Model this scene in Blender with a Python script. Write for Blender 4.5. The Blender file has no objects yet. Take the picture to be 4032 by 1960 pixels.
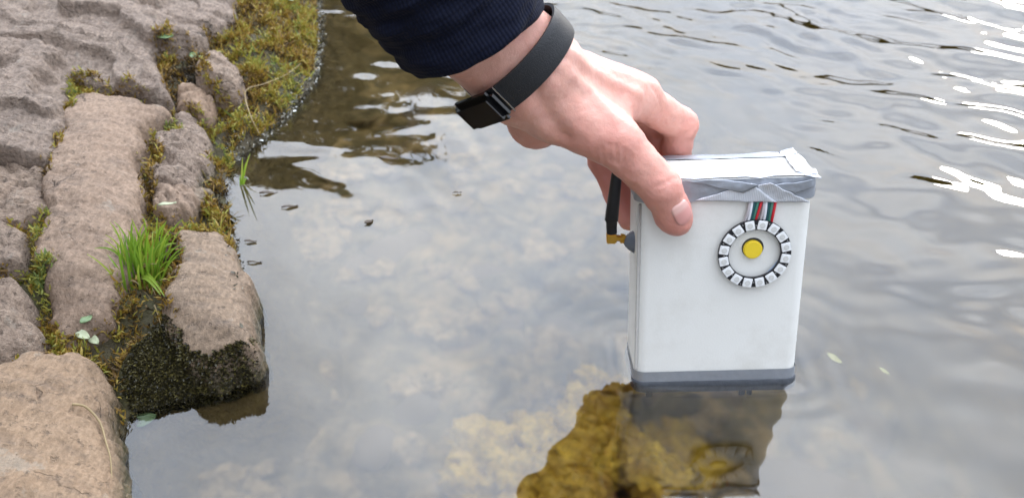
import bpy, bmesh, math, random
import numpy as np
from mathutils import Vector, Matrix
random.seed(7)
RNG = np.random.default_rng(11)
scene = bpy.context.scene
COL = scene.collection
R = math.radians

# ------------------------------------------------------------------ camera
F_PX, PITCH, ROLL, CAM_H = 3600.0, R(34.4), R(-1.4), 0.413
IW, IH = 4032.0, 1960.0
_fw = Vector((0, math.cos(PITCH), -math.sin(PITCH)))
_up0 = Vector((0, math.sin(PITCH), math.cos(PITCH)))
_rt0 = Vector((1, 0, 0))
CAM_R = _rt0 * math.cos(ROLL) + _up0 * math.sin(ROLL)
CAM_U = -_rt0 * math.sin(ROLL) + _up0 * math.cos(ROLL)
CAM_F = _fw
CAM_O = Vector((0, 0, CAM_H))
cam_d = bpy.data.cameras.new('camera')
cam = bpy.data.objects.new('camera', cam_d)
COL.objects.link(cam)
cam_d.sensor_fit = 'HORIZONTAL'
cam_d.sensor_width = 36.0
cam_d.lens = 36.0 * F_PX / IW
cam_d.clip_start = 0.01
cam_d.clip_end = 500.0
cam_d.dof.use_dof = True
cam_d.dof.focus_distance = 0.56
cam_d.dof.aperture_fstop = 13.0
m = Matrix.Identity(4)
for i in range(3):
    m[i][0] = CAM_R[i]; m[i][1] = CAM_U[i]; m[i][2] = -CAM_F[i]; m[i][3] = CAM_O[i]
cam.matrix_world = m
scene.camera = cam

# ------------------------------------------------------------------ light
SUN_AZ, SUN_EL = R(33.5), R(12)          # azimuth from +Y towards +X
world = bpy.data.worlds.new('World')
scene.world = world
world.use_nodes = True
wn = world.node_tree.nodes; wl = world.node_tree.links
wn.clear()
wo = wn.new('ShaderNodeOutputWorld')
sky = wn.new('ShaderNodeTexSky'); sky.sky_type = 'NISHITA'; sky.sun_disc = False
sky.sun_elevation = SUN_EL; sky.sun_rotation = SUN_AZ; sky.air_density = 1.2; sky.dust_density = 2.0
bg1 = wn.new('ShaderNodeBackground'); bg1.inputs[1].default_value = 0.12
wl.new(sky.outputs[0], bg1.inputs[0])
bg2 = wn.new('ShaderNodeBackground'); 
# cloud glow aimed ahead, apart from the sun, to backlight and brighten the water
sdir = Vector((math.sin(SUN_AZ) * math.cos(SUN_EL), math.cos(SUN_AZ) * math.cos(SUN_EL), math.sin(SUN_EL)))
gdir = Vector((math.sin(R(18)) * math.cos(R(46)), math.cos(R(18)) * math.cos(R(46)), math.sin(R(46))))
tc = wn.new('ShaderNodeTexCoord')
dt = wn.new('ShaderNodeVectorMath'); dt.operation = 'DOT_PRODUCT'; dt.inputs[1].default_value = gdir
wl.new(tc.outputs['Generated'], dt.inputs[0])
def wmath(op, a, b_):
    q = wn.new('ShaderNodeMath'); q.operation = op
    for s_, v_ in ((q.inputs[0], a), (q.inputs[1], b_)):
        if isinstance(v_, bpy.types.NodeSocket): wl.new(v_, s_)
        else: s_.default_value = v_
    return q.outputs[0]
glow = wmath('POWER', wmath('MAXIMUM', wmath('MULTIPLY', wmath('ADD', dt.outputs['Value'], 1.0), 0.5), 0.0), 2.6)
sz = wn.new('ShaderNodeSeparateXYZ'); wl.new(tc.outputs['Generated'], sz.inputs[0])
rise = wmath('ADD', wmath('MULTIPLY', wmath('MAXIMUM', sz.outputs['Z'], 0.0), 1.1), 0.30)     # overcast decks are dimmest at the horizon
wl.new(wmath('MULTIPLY', wmath('ADD', wmath('MULTIPLY', glow, 3.3), 0.46), rise), bg2.inputs[1])
n1 = wn.new('ShaderNodeTexNoise'); n1.inputs['Scale'].default_value = 2.6; n1.inputs['Detail'].default_value = 6
n1.inputs['Roughness'].default_value = 0.55
wl.new(tc.outputs['Generated'], n1.inputs['Vector'])
cr = wn.new('ShaderNodeValToRGB')
cr.color_ramp.elements[0].position = 0.36; cr.color_ramp.elements[0].color = (0.74, 0.74, 0.74, 1)
cr.color_ramp.elements[1].position = 0.56; cr.color_ramp.elements[1].color = (1, 1, 1, 1)
wl.new(n1.outputs['Fac'], cr.inputs[0])
n2 = wn.new('ShaderNodeTexNoise'); n2.inputs['Scale'].default_value = 4.0; n2.inputs['Detail'].default_value = 4
wl.new(tc.outputs['Generated'], n2.inputs['Vector'])
cr2 = wn.new('ShaderNodeValToRGB')
cr2.color_ramp.elements[0].position = 0.3; cr2.color_ramp.elements[0].color = (0.54, 0.63, 0.79, 1)
cr2.color_ramp.elements[1].position = 0.7; cr2.color_ramp.elements[1].color = (0.94, 0.985, 1.06, 1)
wl.new(n2.outputs['Fac'], cr2.inputs[0]); wl.new(cr2.outputs[0], bg2.inputs[0])
mx = wn.new('ShaderNodeMixShader')
wl.new(cr.outputs[0], mx.inputs[0]); wl.new(bg1.outputs[0], mx.inputs[1]); wl.new(bg2.outputs[0], mx.inputs[2])
wl.new(mx.outputs[0], wo.inputs[0])
sun_d = bpy.data.lights.new('sun', 'SUN')
sun_d.energy = 0.5; sun_d.angle = R(10); sun_d.color = (1, 0.97, 0.93)
sun = bpy.data.objects.new('sun', sun_d); COL.objects.link(sun)
sun.rotation_euler = (-sdir).to_track_quat('-Z', 'Y').to_euler()
sun.location = sdir * 20
scene.view_settings.view_transform = 'Standard'
scene.view_settings.look = 'None'
scene.view_settings.gamma = 1.0
scene.view_settings.use_curve_mapping = False
scene.view_settings.exposure = 0.82
scene.render.engine = 'CYCLES'
cy = scene.cycles
cy.use_denoising = True
cy.max_bounces = 10; cy.transmission_bounces = 8; cy.glossy_bounces = 4; cy.diffuse_bounces = 3
cy.sample_clamp_indirect = 6.0

# ------------------------------------------------------------------ pixel <-> place
def ray(px, py):
    u = (px - IW / 2) / F_PX; v = (py - IH / 2) / F_PX
    return CAM_F + CAM_R * u - CAM_U * v
def PZ(px, py, z=0.0):
    d = ray(px, py); t = (z - CAM_O.z) / d.z
    return CAM_O + d * t
BOX_YAW, BOX_LEAN, BOX_SIDE = R(-0.8), R(11.9), -0.012
EX = Vector((math.cos(BOX_YAW), math.sin(BOX_YAW), 0))
_ey = Vector((-math.sin(BOX_YAW), math.cos(BOX_YAW), 0))
EU = (Vector((0, 0, 1)) * math.cos(BOX_LEAN) + _ey * math.sin(BOX_LEAN) + EX * BOX_SIDE).normalized()
EN = EX.cross(EU) * -1
if EN.y < 0: EN = -EN
EXo = EU.cross(EN); EXo = EXo if EXo.x > 0 else -EXo
BOX_O = Vector((0.0775, 0.441, 0.0))
BW, BD, BH = 0.105, 0.045, 0.141
def PB(px, py, b=0.0):
    d = ray(px, py)
    t = (BOX_O + EN * b - CAM_O).dot(EN) / d.dot(EN)
    return CAM_O + d * t
def box_local(p):
    q = p - BOX_O
    return Vector((q.dot(EXo), q.dot(EN), q.dot(EU)))
BOX_M = Matrix(((EXo.x, EN.x, EU.x, BOX_O.x), (EXo.y, EN.y, EU.y, BOX_O.y), (EXo.z, EN.z, EU.z, BOX_O.z), (0, 0, 0, 1)))
BOX_MI = BOX_M.inverted()

# ------------------------------------------------------------------ noise
_G = RNG.normal(size=(4096, 3)); _G /= np.linalg.norm(_G, axis=1)[:, None]
def pnoise(p, seed=0):
    p = np.asarray(p, float)
    i = np.floor(p).astype(np.int64); f = p - i
    w = f * f * f * (f * (f * 6 - 15) + 10)
    out = 0
    for dx in (0, 1):
        for dy in (0, 1):
            for dz in (0, 1):
                h = ((i[..., 0] + dx) * 73856093) ^ ((i[..., 1] + dy) * 19349663) ^ ((i[..., 2] + dz) * 83492791) ^ (seed * 2654435761)
                g = _G[(h ^ (h >> 13)) & 4095]
                d = g[..., 0] * (f[..., 0] - dx) + g[..., 1] * (f[..., 1] - dy) + g[..., 2] * (f[..., 2] - dz)
                out = out + d * (w[..., 0] if dx else 1 - w[..., 0]) * (w[..., 1] if dy else 1 - w[..., 1]) * (w[..., 2] if dz else 1 - w[..., 2])
    return out * 1.5
def fbm(p, scale, oct=4, seed=0, gain=0.5):
    p = np.asarray(p, float) * scale; a = 1.0; s = 0
    for k in range(oct):
        s = s + a * pnoise(p, seed + k * 17); p = p * 2.03; a *= gain
    return s
def smoothstep(a, b, x):
    t = np.clip((x - a) / (b - a), 0, 1); return t * t * (3 - 2 * t)

# ------------------------------------------------------------------ objects
def mesh_obj(name, verts, faces, mat=None, parent=None, smooth=True):
    me = bpy.data.meshes.new(name)
    if isinstance(verts, np.ndarray):
        nv = len(verts); F = np.asarray(faces, np.int32)
        me.vertices.add(nv); me.vertices.foreach_set('co', np.ascontiguousarray(verts, np.float32).ravel())
        k = F.shape[1]
        me.loops.add(F.size); me.loops.foreach_set('vertex_index', F.ravel())
        me.polygons.add(len(F))
        me.polygons.foreach_set('loop_start', np.arange(0, F.size, k, dtype=np.int32))
        me.update(calc_edges=True)
        me.validate()
    else:
        me.from_pydata([tuple(v) for v in verts], [], faces)
    if smooth:
        me.polygons.foreach_set('use_smooth', np.ones(len(me.polygons), bool))
    o = bpy.data.objects.new(name, me); COL.objects.link(o)
    if mat is not None: me.materials.append(mat)
    if parent is not None: o.parent = parent
    return o
def tag(o, label=None, cat=None, group=None, kind=None):
    if label: o['label'] = label
    if cat: o['category'] = cat
    if group: o['group'] = group
    if kind: o['kind'] = kind
    return o
def bm_obj(name, bm, mat, parent=None, smooth=False, bevel=0.0, seg=2):
    if bevel > 0:
        bmesh.ops.bevel(bm, geom=list(bm.edges), offset=bevel, segments=seg, affect='EDGES', profile=0.5)
    me = bpy.data.meshes.new(name); bm.to_mesh(me); bm.free()
    if smooth: me.polygons.foreach_set('use_smooth', np.ones(len(me.polygons), bool))
    me.materials.append(mat)
    o = bpy.data.objects.new(name, me); COL.objects.link(o)
    if parent is not None: o.parent = parent
    return o
def empty(name, mw=None):
    o = bpy.data.objects.new(name, None); COL.objects.link(o); o.empty_display_size = 0.02
    if mw is not None: o.matrix_world = mw
    return o
def add_attr(o, name, vals):
    a = o.data.attributes.new(name, 'FLOAT', 'POINT'); a.data.foreach_set('value', np.asarray(vals, np.float32))

# ------------------------------------------------------------------ materials
class NT:
    def __init__(s, name):
        s.m = bpy.data.materials.new(name); s.m.use_nodes = True
        s.t = s.m.node_tree; s.t.nodes.clear()
        s.out = s.t.nodes.new('ShaderNodeOutputMaterial')
    def n(s, typ, **kw):
        nd = s.t.nodes.new(typ)
        for k, v in kw.items():
            if k in nd.inputs:
                if isinstance(v, bpy.types.NodeSocket): s.t.links.new(v, nd.inputs[k])
                else: nd.inputs[k].default_value = v
            else: setattr(nd, k, v)
        return nd
    def l(s, a, b): s.t.links.new(a, b)
    def pos(s): return s.n('ShaderNodeNewGeometry').outputs['Position']
    def obj(s): return s.n('ShaderNodeTexCoord').outputs['Object']
    def noise(s, scale, detail=4, rough=0.55, vec=None, out='Fac'):
        nd = s.n('ShaderNodeTexNoise', Scale=scale, Detail=detail, Roughness=rough)
        if vec is not None: s.l(vec, nd.inputs['Vector'])
        return nd.outputs[out]
    def ramp(s, fac, stops):
        nd = s.n('ShaderNodeValToRGB'); e = nd.color_ramp.elements
        while len(e) < len(stops): e.new(0.5)
        for el, (p, c) in zip(e, stops):
            el.position = p
            el.color = (c, c, c, 1) if not isinstance(c, (tuple, list)) else tuple(c) + (1,)
        s.l(fac, nd.inputs[0]); return nd.outputs[0]
    def mix(s, fac, a, b, mode='MIX'):
        nd = s.n('ShaderNodeMix', data_type='RGBA', blend_type=mode)
        for sock, v in ((nd.inputs[0], fac), (nd.inputs[6], a), (nd.inputs[7], b)):
            if isinstance(v, bpy.types.NodeSocket): s.l(v, sock)
            elif isinstance(v, (tuple, list)): sock.default_value = tuple(v) + (1,)
            else: sock.default_value = v
        return nd.outputs[2]
    def math(s, op, a, b=0.0):
        nd = s.n('ShaderNodeMath', operation=op)
        for sock, v in ((nd.inputs[0], a), (nd.inputs[1], b)):
            if isinstance(v, bpy.types.NodeSocket): s.l(v, sock)
            else: sock.default_value = v
        return nd.outputs[0]
    def bump(s, h, strength, dist, normal=None):
        nd = s.n('ShaderNodeBump', Strength=strength, Distance=dist)
        s.l(h, nd.inputs['Height'])
        if normal is not None: s.l(normal, nd.inputs['Normal'])
        return nd.outputs[0]
    def bsdf(s, col, rough=0.6, normal=None, **kw):
        nd = s.n('ShaderNodeBsdfPrincipled')
        if isinstance(col, bpy.types.NodeSocket): s.l(col, nd.inputs['Base Color'])
        else: nd.inputs['Base Color'].default_value = tuple(col) + (1,)
        if isinstance(rough, bpy.types.NodeSocket): s.l(rough, nd.inputs['Roughness'])
        else: nd.inputs['Roughness'].default_value = rough
        if normal is not None: s.l(normal, nd.inputs['Normal'])
        for k, v in kw.items(): nd.inputs[k.replace('_', ' ')].default_value = v
        s.l(nd.outputs[0], s.out.inputs[0]); return nd
def simple(name, col, rough=0.5, nscale=None, var=0.15, bump=0.0, bscale=None, **kw):
    t = NT(name); v = t.obj()
    c = col; nrm = None
    if nscale:
        f = t.noise(nscale, 5, 0.6, v)
        c = t.mix(f, tuple(x * (1 - var) for x in col), tuple(min(1, x * (1 + var)) for x in col))
    if bump: nrm = t.bump(t.noise(bscale or nscale, 4, 0.6, v), 1.0, bump)
    t.bsdf(c, rough, nrm, **kw); return t.m

def stone_material(name, a, b, c, strata=0.0, relief=0.0045):
    a, b, c = (tuple(x * k for x, k in zip(q, (1.53, 1.385, 1.20))) for q in (a, b, c))
    t = NT(name); p = t.pos()
    big = t.noise(14, 5, 0.6, p); mid = t.noise(55, 6, 0.62, p); fine = t.noise(330, 4, 0.6, p)
    col = t.mix(t.ramp(big, [(0.32, 0), (0.68, 1)]), a, b)
    col = t.mix(t.ramp(mid, [(0.40, 0), (0.80, 0.7)]), col, c)
    col = t.mix(t.math('MULTIPLY', t.ramp(fine, [(0.38, 0.0), (0.62, 1)]), 0.5), col, tuple(x * 0.5 for x in a))
    vor = t.n('ShaderNodeTexVoronoi', Scale=520.0); t.l(p, vor.inputs['Vector'])
    sp = t.ramp(vor.outputs['Distance'], [(0.0, 1), (0.16, 0)])
    spn = t.ramp(t.noise(160, 2, 0.5, p), [(0.55, 0), (0.66, 1)])
    col = t.mix(t.math('MULTIPLY', sp, t.math('MULTIPLY', spn, 0.8)), col, (0.40, 0.35, 0.29))
    dk = t.ramp(t.noise(28, 6, 0.7, p), [(0.60, 0), (0.72, 1)])
    col = t.mix(t.math('MULTIPLY', dk, 0.5), col, (0.07, 0.055, 0.045))
    rnd_ = t.n('ShaderNodeObjectInfo').outputs['Random']
    col = t.mix(rnd_, t.mix(1.0, col, (0.84, 0.86, 0.90), 'MULTIPLY'), t.mix(1.0, col, (1.12, 1.06, 0.98), 'MULTIPLY'))
    lich = t.ramp(t.noise(34, 7, 0.72, p), [(0.60, 0), (0.66, 1)])
    col = t.mix(t.math('MULTIPLY', lich, 0.30), col, (0.33, 0.32, 0.27))
    dist = t.n('ShaderNodeVectorMath', operation='ADD'); t.l(p, dist.inputs[0])
    sc_ = t.n('ShaderNodeVectorMath', operation='SCALE'); t.l(t.noise(25, 4, 0.6, p, 'Color'), sc_.inputs[0]); sc_.inputs['Scale'].default_value = 0.05; t.l(sc_.outputs[0], dist.inputs[1])
    vc = t.n('ShaderNodeTexVoronoi', feature='DISTANCE_TO_EDGE', Scale=11.0); t.l(dist.outputs[0], vc.inputs['Vector'])
    crk = t.math('MULTIPLY', t.ramp(vc.outputs['Distance'], [(0.0, 1), (0.014, 0)]), t.ramp(t.noise(13, 3, 0.5, p), [(0.54, 0), (0.64, 1)]))
    col = t.mix(t.math('MULTIPLY', crk, 0.55), col, (0.03, 0.024, 0.018))
    # wet, algae-stained band at the waterline
    sx = t.n('ShaderNodeSeparateXYZ'); t.l(p, sx.inputs[0])
    zz = t.math('ADD', sx.outputs['Z'], t.math('MULTIPLY', t.math('SUBTRACT', mid, 0.5), 0.016))
    wet = t.ramp(t.math('MULTIPLY', zz, 20.0), [(0.10, 1), (0.42, 0)])
    alg = t.mix(mid, (0.018, 0.017, 0.009), (0.075, 0.066, 0.022))
    col = t.mix(wet, col, alg)
    ro = t.mix(wet, (0.86,) * 3, (0.3,) * 3)
    pits = t.ramp(t.noise(190, 3, 0.7, p), [(0.30, 0), (0.42, 1)])
    col = t.mix(t.math('MULTIPLY', t.math('SUBTRACT', 1.0, pits), 0.45), col, (0.06, 0.048, 0.04))
    h = t.math('ADD', t.math('ADD', t.math('MULTIPLY', mid, 0.8), t.math('MULTIPLY', fine, 0.35)), t.math('SUBTRACT', t.math('MULTIPLY', pits, 0.25), t.math('MULTIPLY', crk, 0.9)))
    if strata:
        mp = t.n('ShaderNodeMapping'); t.l(p, mp.inputs['Vector'])
        mp.inputs['Rotation'].default_value = (0.2, 0.3, R(28)); mp.inputs['Scale'].default_value = (18, 90, 70)
        st = t.noise(1.0, 6, 0.7, mp.outputs[0])
        h = t.math('ADD', h, t.math('MULTIPLY', st, strata))
        col = t.mix(t.math('MULTIPLY', t.ramp(st, [(0.28, 1), (0.5, 0)]), 0.5), col, (0.10, 0.075, 0.06))
    grain = t.noise(1.0, 4, 0.65, t.n('ShaderNodeMapping', Vector=p, Scale=(420.0, 130.0, 300.0), Rotation=(0.0, 0.0, 0.5)).outputs[0])
    col = t.mix(t.math('MULTIPLY', t.ramp(grain, [(0.45, 0), (0.75, 1)]), 0.38), col, tuple(x * 1.75 for x in b))
    h = t.math('ADD', h, t.math('MULTIPLY', grain, 0.35))
    t.bsdf(col, ro, t.bump(h, 1.0, relief)); return t.m
M = {}
M['stone_a'] = stone_material('brown_stone', (0.150, 0.114, 0.091), (0.185, 0.146, 0.120), (0.120, 0.088, 0.068), 0.5, 0.0028)
M['stone_b'] = stone_material('layered_stone', (0.170, 0.138, 0.118), (0.21, 0.175, 0.152), (0.125, 0.096, 0.083), 1.6)
M['stone_c'] = stone_material('warm_stone', (0.165, 0.124, 0.090), (0.19, 0.148, 0.112), (0.125, 0.089, 0.062), 0.4, 0.0027)
t = NT('bank_soil'); p = t.pos(); f = t.noise(90, 6, 0.65, p); g = t.noise(18, 3, 0.5, p)
c = t.mix(f, (0.022, 0.017, 0.010), (0.105, 0.080, 0.035)); c = t.mix(t.ramp(g, [(0.4, 0), (0.65, 1)]), c, (0.055, 0.05, 0.014))
sx = t.n('ShaderNodeSeparateXYZ'); t.l(p, sx.inputs[0])
c = t.mix(t.ramp(t.math('MULTIPLY', sx.outputs['Z'], -40.0), [(0.1, 0), (0.5, 1)]), c, t.mix(f, (0.05, 0.035, 0.012), (0.24, 0.165, 0.055)))
t.bsdf(c, 0.8, t.bump(f, 1.0, 0.008)); M['soil'] = t.m
def tint_material(name, stops, rough=0.6, trans=0.25):
    t = NT(name); at = t.n('ShaderNodeAttribute', attribute_name='tint')
    col = t.ramp(at.outputs['Fac'], stops)
    pr = t.bsdf(col, rough)
    tr = t.n('ShaderNodeBsdfTranslucent'); t.l(col, tr.inputs[0])
    ms = t.n('ShaderNodeMixShader'); ms.inputs[0].default_value = trans
    t.l(pr.outputs[0], ms.inputs[1]); t.l(tr.outputs[0], ms.inputs[2]); t.l(ms.outputs[0], t.out.inputs[0])
    return t.m
M['moss'] = tint_material('moss_strands', [(0.0, (0.028, 0.020, 0.010)), (0.22, (0.15, 0.085, 0.022)), (0.42, (0.34, 0.205, 0.030)),
                                          (0.6, (0.29, 0.235, 0.030)), (0.8, (0.33, 0.32, 0.05)), (1.0, (0.12, 0.17, 0.04))])
M['shade_moss'] = tint_material('wet_shade_moss', [(0.0, (0.016, 0.014, 0.008)), (0.6, (0.055, 0.046, 0.018)), (1.0, (0.15, 0.125, 0.035))], 0.4, 0.1)
M['grass'] = tint_material('grass_blades', [(0.0, (0.13, 0.25, 0.02)), (0.5, (0.25, 0.40, 0.035)), (1.0, (0.40, 0.46, 0.07))], 0.45, 0.35)
M['straw'] = simple('dry_straw', (0.30, 0.22, 0.11), 0.6, 200, 0.3)
M['leaf_green'] = simple('green_leaf', (0.13, 0.20, 0.08), 0.45, 120, 0.4, 0.001)
M['leaf_pale'] = simple('pale_leaf', (0.42, 0.45, 0.28), 0.5, 120, 0.3, 0.001)
M['leaf_brown'] = simple('brown_leaf', (0.05, 0.028, 0.012), 0.4, 120, 0.4, 0.001)
M['leaf_yellow'] = simple('yellow_leaf', (0.36, 0.33, 0.10), 0.5, 120, 0.3, 0.001)
M['crust'] = tint_material('wet_crust_sparkle', [(0.0, (0.05, 0.045, 0.03)), (0.5, (0.30, 0.28, 0.22)), (1.0, (0.75, 0.75, 0.70))], 0.12, 0.05)

# ------------------------------------------------------------------ shoreline and heights
shore_px = [(1330, -420), (1270, -150), (1245, 0), (1255, 150), (1230, 320), (1150, 430), (1040, 545), (925, 610), (905, 760), (915, 900),
            (945, 1050), (968, 1200), (985, 1330), (1000, 1470), (900, 1525), (700, 1560), (520, 1620), (475, 1740), (452, 1900), (440, 2100), (425, 2500)]
shore = np.array([PZ(x, y)[:2] for x, y in shore_px])
far0 = shore[0] + np.array([[-0.9, 14.0], [-0.45, 5.0], [0.0, 2.2], [0.16, 0.9], [0.10, 0.35]])
near0 = shore[-1] + np.array([[-0.05, -0.25], [-0.2, -1.2], [-0.5, -6.0]])
shore = np.vstack([far0, shore, near0])
def seg_dist(P, poly, closed):
    d = np.full(P.shape[:-1], 1e9)
    n = len(poly)
    for i in range(n if closed else n - 1):
        a = poly[i]; b = poly[(i + 1) % n]; ab = b - a
        tt = np.clip(((P - a) @ ab) / (ab @ ab + 1e-18), 0, 1)
        q = P - (a + tt[..., None] * ab)
        d = np.minimum(d, np.hypot(q[..., 0], q[..., 1]))
    return d
def inside(P, poly):
    c = np.zeros(P.shape[:-1], bool); n = len(poly); x = P[..., 0]; y = P[..., 1]
    for i in range(n):
        a = poly[i]; b = poly[(i + 1) % n]
        if a[1] == b[1]: continue
        k = (a[1] > y) != (b[1] > y)
        c ^= k & (x < (b[0] - a[0]) * (y - a[1]) / (b[1] - a[1]) + a[0])
    return c
land_poly = np.vstack([[[-60, 60]], shore, [[-60, -60]]])
def shore_d(P):
    return np.where(inside(P, land_poly), 1, -1) * seg_dist(P, shore, False)
def ztop(d):
    d = np.asarray(d, float)
    return np.where(d < 0.1, 0.012 + 0.42 * d, np.where(d < 0.4, 0.054 + 0.24 * (d - 0.1), 0.126 + 0.10 * np.minimum(d - 0.4, 3)))
def PS(px, py, dz=0.0):
    """pixel -> point on the sloping top of the stone facing"""
    d = ray(px, py); lo, hi = 0.25, 2.6
    ts = np.linspace(lo, hi, 900)
    P = np.array(CAM_O)[None] + ts[:, None] * np.array(d)[None]
    g = P[:, 2] - (ztop(shore_d(P[:, :2])) + dz)
    k = np.argmax(g < 0) if (g < 0).any() else len(ts) - 1
    k = max(k, 1)
    f = g[k - 1] / (g[k - 1] - g[k] + 1e-12)
    return Vector(P[k - 1] + (P[k] - P[k - 1]) * min(max(f, 0), 1))
def axis(a, b, h, lo, hi, grow=1.22):
    c = list(np.arange(a, b + h / 2, h))
    s = h; x = c[-1]
    while x < hi: s *= grow; x += s; c.append(x)
    s = h; x = c[0]; pre = []
    while x > lo: s *= grow; x -= s; pre.append(x)
    return np.array(pre[::-1] + c)
def grid_faces(nx, ny):
    i, j = np.meshgrid(np.arange(nx - 1), np.arange(ny - 1), indexing='ij')
    a = i * ny + j
    return np.stack([a, a + ny, a + ny + 1, a + 1], -1).reshape(-1, 4)

# mossy hump of earth, upper right part of the bank
hump = np.array([PS(x, y)[:2] for x, y in [(900, -100), (1180, -120), (1190, 60), (1220, 180), (1225, 330), (1120, 430), (1020, 540), (905, 590), (860, 500), (850, 380), (900, 300), (830, 130)]])
hollow = np.array([PS(x, y)[:2] for x, y in [(455, 1360), (640, 1235), (760, 1400), (720, 1500), (500, 1530), (440, 1480)]])
def base_h(P):
    d = shore_d(P)
    P3 = np.concatenate([P, np.zeros(P.shape[:-1] + (1,))], -1)
    n = fbm(P3, 22, 4, 3)
    land = ztop(d) - 0.019 * smoothstep(0.0, 0.03, d) - 0.013 * (1 - smoothstep(0.0, 0.02, d)) + 0.007 * n
    sea = -0.001 + d * 1.1 + 0.007 * n
    h = np.where(d > 0, land, np.maximum(sea, -0.45))
    hd = np.where(inside(P, hump), 1, -1) * seg_dist(P, hump, True)
    h = h + 0.022 * smoothstep(-0.012, 0.055, hd) * (1 + 0.5 * fbm(P3, 40, 3, 9))
    hd = np.where(inside(P, hollow), 1, -1) * seg_dist(P, hollow, True)
    h = h + 0.016 * smoothstep(-0.010, 0.012, hd)
    return h
# raster of the visible bank
HS = 0.0021
GX0, GX1, GY0, GY1 = -0.85, 0.02, 0.16, 1.62
gx = np.arange(GX0, GX1, HS); gy = np.arange(GY0, GY1, HS)
LX, LY = np.meshgrid(gx, gy, indexing='ij'); LP = np.stack([LX, LY], -1)
HBASE = base_h(LP); LD = shore_d(LP); ZT = ztop(np.maximum(LD, 0))
HMAP = HBASE.copy(); STONE_D = np.full(LX.shape, -1.0)
ax = axis(-0.9, 0.02, 0.005, -40, 1.2); ay = axis(0.12, 1.75, 0.005, -20, 40)
BX, BY = np.meshgrid(ax, ay, indexing='ij'); BP = np.stack([BX, BY], -1)
bh = base_h(BP)
bank = mesh_obj('bank', np.stack([BX, BY, bh], -1).reshape(-1, 3), grid_faces(len(ax), len(ay)), M['soil'])
tag(bank, 'dark mossy soil of the bank under the stones', None, None, 'structure')

# ------------------------------------------------------------------ lake bed
def bed_h(P):
    d = -shore_d(P)
    P3 = np.concatenate([P, np.zeros(P.shape[:-1] + (1,))], -1)
    return -(0.055 + 0.12 * np.clip(d, 0, 0.40) + 1.1 * np.clip(d - 0.40, 0, 0.30)) + 0.014 * fbm(P3, 14, 4, 31) + 0.006 * fbm(P3, 60, 3, 37)
ax = axis(-0.45, 0.9, 0.008, -6, 60); ay = axis(0.1, 1.8, 0.008, -30, 70)
QX, QY = np.meshgrid(ax, ay, indexing='ij'); QP = np.stack([QX, QY], -1)
t = NT('lake_silt'); p = t.pos(); f = t.noise(42, 8, 0.68, p); g = t.noise(11, 6, 0.65, p)
c = t.ramp(f, [(0.28, (0.05, 0.036, 0.014)), (0.46, (0.15, 0.105, 0.038)), (0.58, (0.30, 0.20, 0.08)), (0.78, (0.48, 0.32, 0.15))])
c = t.mix(t.ramp(g, [(0.44, 0), (0.62, 0.7)]), c, (0.07, 0.055, 0.022))
t.bsdf(c, 0.9, t.bump(f, 1.0, 0.01)); M['silt'] = t.m
bed = mesh_obj('lake_bed', np.stack([QX, QY, bed_h(QP)], -1).reshape(-1, 3), grid_faces(len(ax), len(ay)), M['silt'])
tag(bed, 'silty olive lake bed strewn with small stones', None, None, 'structure')

# ------------------------------------------------------------------ water
def wave_h(P):
    x, y = P[..., 0], P[..., 1]
    P3 = np.concatenate([P, np.zeros(P.shape[:-1] + (1,))], -1)
    rng = np.random.default_rng(5)
    val = (y - 0.47) * 1.0 + x * 0.35 + 0.70 * smoothstep(0.18, 0.60, x)
    mk = 0.07 + 0.93 * smoothstep(0.0, 0.75, val) + 0.35 * smoothstep(0.7, 1.1, val)
    base_ang = math.atan2(0.80, 0.60)
    wx = x + 0.02 * fbm(P3, 5, 2, 71); wy = y + 0.02 * fbm(P3, 5, 2, 75)
    h = 0
    for k in range(22):
        lam = 0.042 * (4.0 ** rng.random())
        an = base_ang + rng.normal(0, 0.30)
        ph = rng.random() * 6.28
        s = (wx * math.cos(an) + wy * math.sin(an)) * 6.2832 / lam + ph
        A = 0.0102 * lam ** 1.25 * (0.6 + 0.8 * rng.random())
        env = 0.55 + 0.9 * pnoise(P3 * (2.0 + 3 * rng.random()) + k * 7.3)
        h = h + A * np.clip(env, 0, 2) * np.sin(s)
    q = np.stack([(wx * 0.6 + wy * 0.8) * 22, (wx * 0.8 - wy * 0.6) * 8, np.zeros_like(x)], -1)
    h = h + 0.0018 * pnoise(q, 90) + 0.0008 * pnoise(q * 2.1, 93)
    for k in range(18):
        lam = 0.024 + 0.026 * rng.random(); an = base_ang + rng.normal(0, 0.45); ph = rng.random() * 6.28
        env = np.clip(0.3 + 1.2 * pnoise(P3 * (4.0 + 4 * rng.random()) + k * 3.1), 0, 1.5)
        h = h + 0.00024 * (lam / 0.03) * env * np.sin((wx * math.cos(an) + wy * math.sin(an)) * 6.2832 / lam + ph)
    bl = np.stack([(x - BOX_O.x) * EX.x + (y - BOX_O.y) * EX.y, -(x - BOX_O.x) * EX.y + (y - BOX_O.y) * EX.x], -1)
    bdx = np.maximum(np.abs(bl[..., 0] - BW / 2) - BW / 2, 0); bdy = np.maximum(np.abs(bl[..., 1] - BD / 2) - BD / 2, 0)
    bd = np.hypot(bdx, bdy)
    ringw = 0.00030 * np.cos(bd * 6.2832 / 0.017) * np.exp(-bd / 0.030) + 0.0012 * np.exp(-bd / 0.0035)
    near = ringw + 0.00022 * pnoise(P3 * 26, 97) + 0.0003 * pnoise(P3 * 11, 98)
    return (h * mk + near) * (1.0 / (1 + np.maximum(0, np.hypot(x, y) - 3) * 0.05))
ax = axis(-0.5, 1.25, 0.004, -8, 70, 1.25); ay = axis(0.15, 1.95, 0.004, -35, 75, 1.25)
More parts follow.
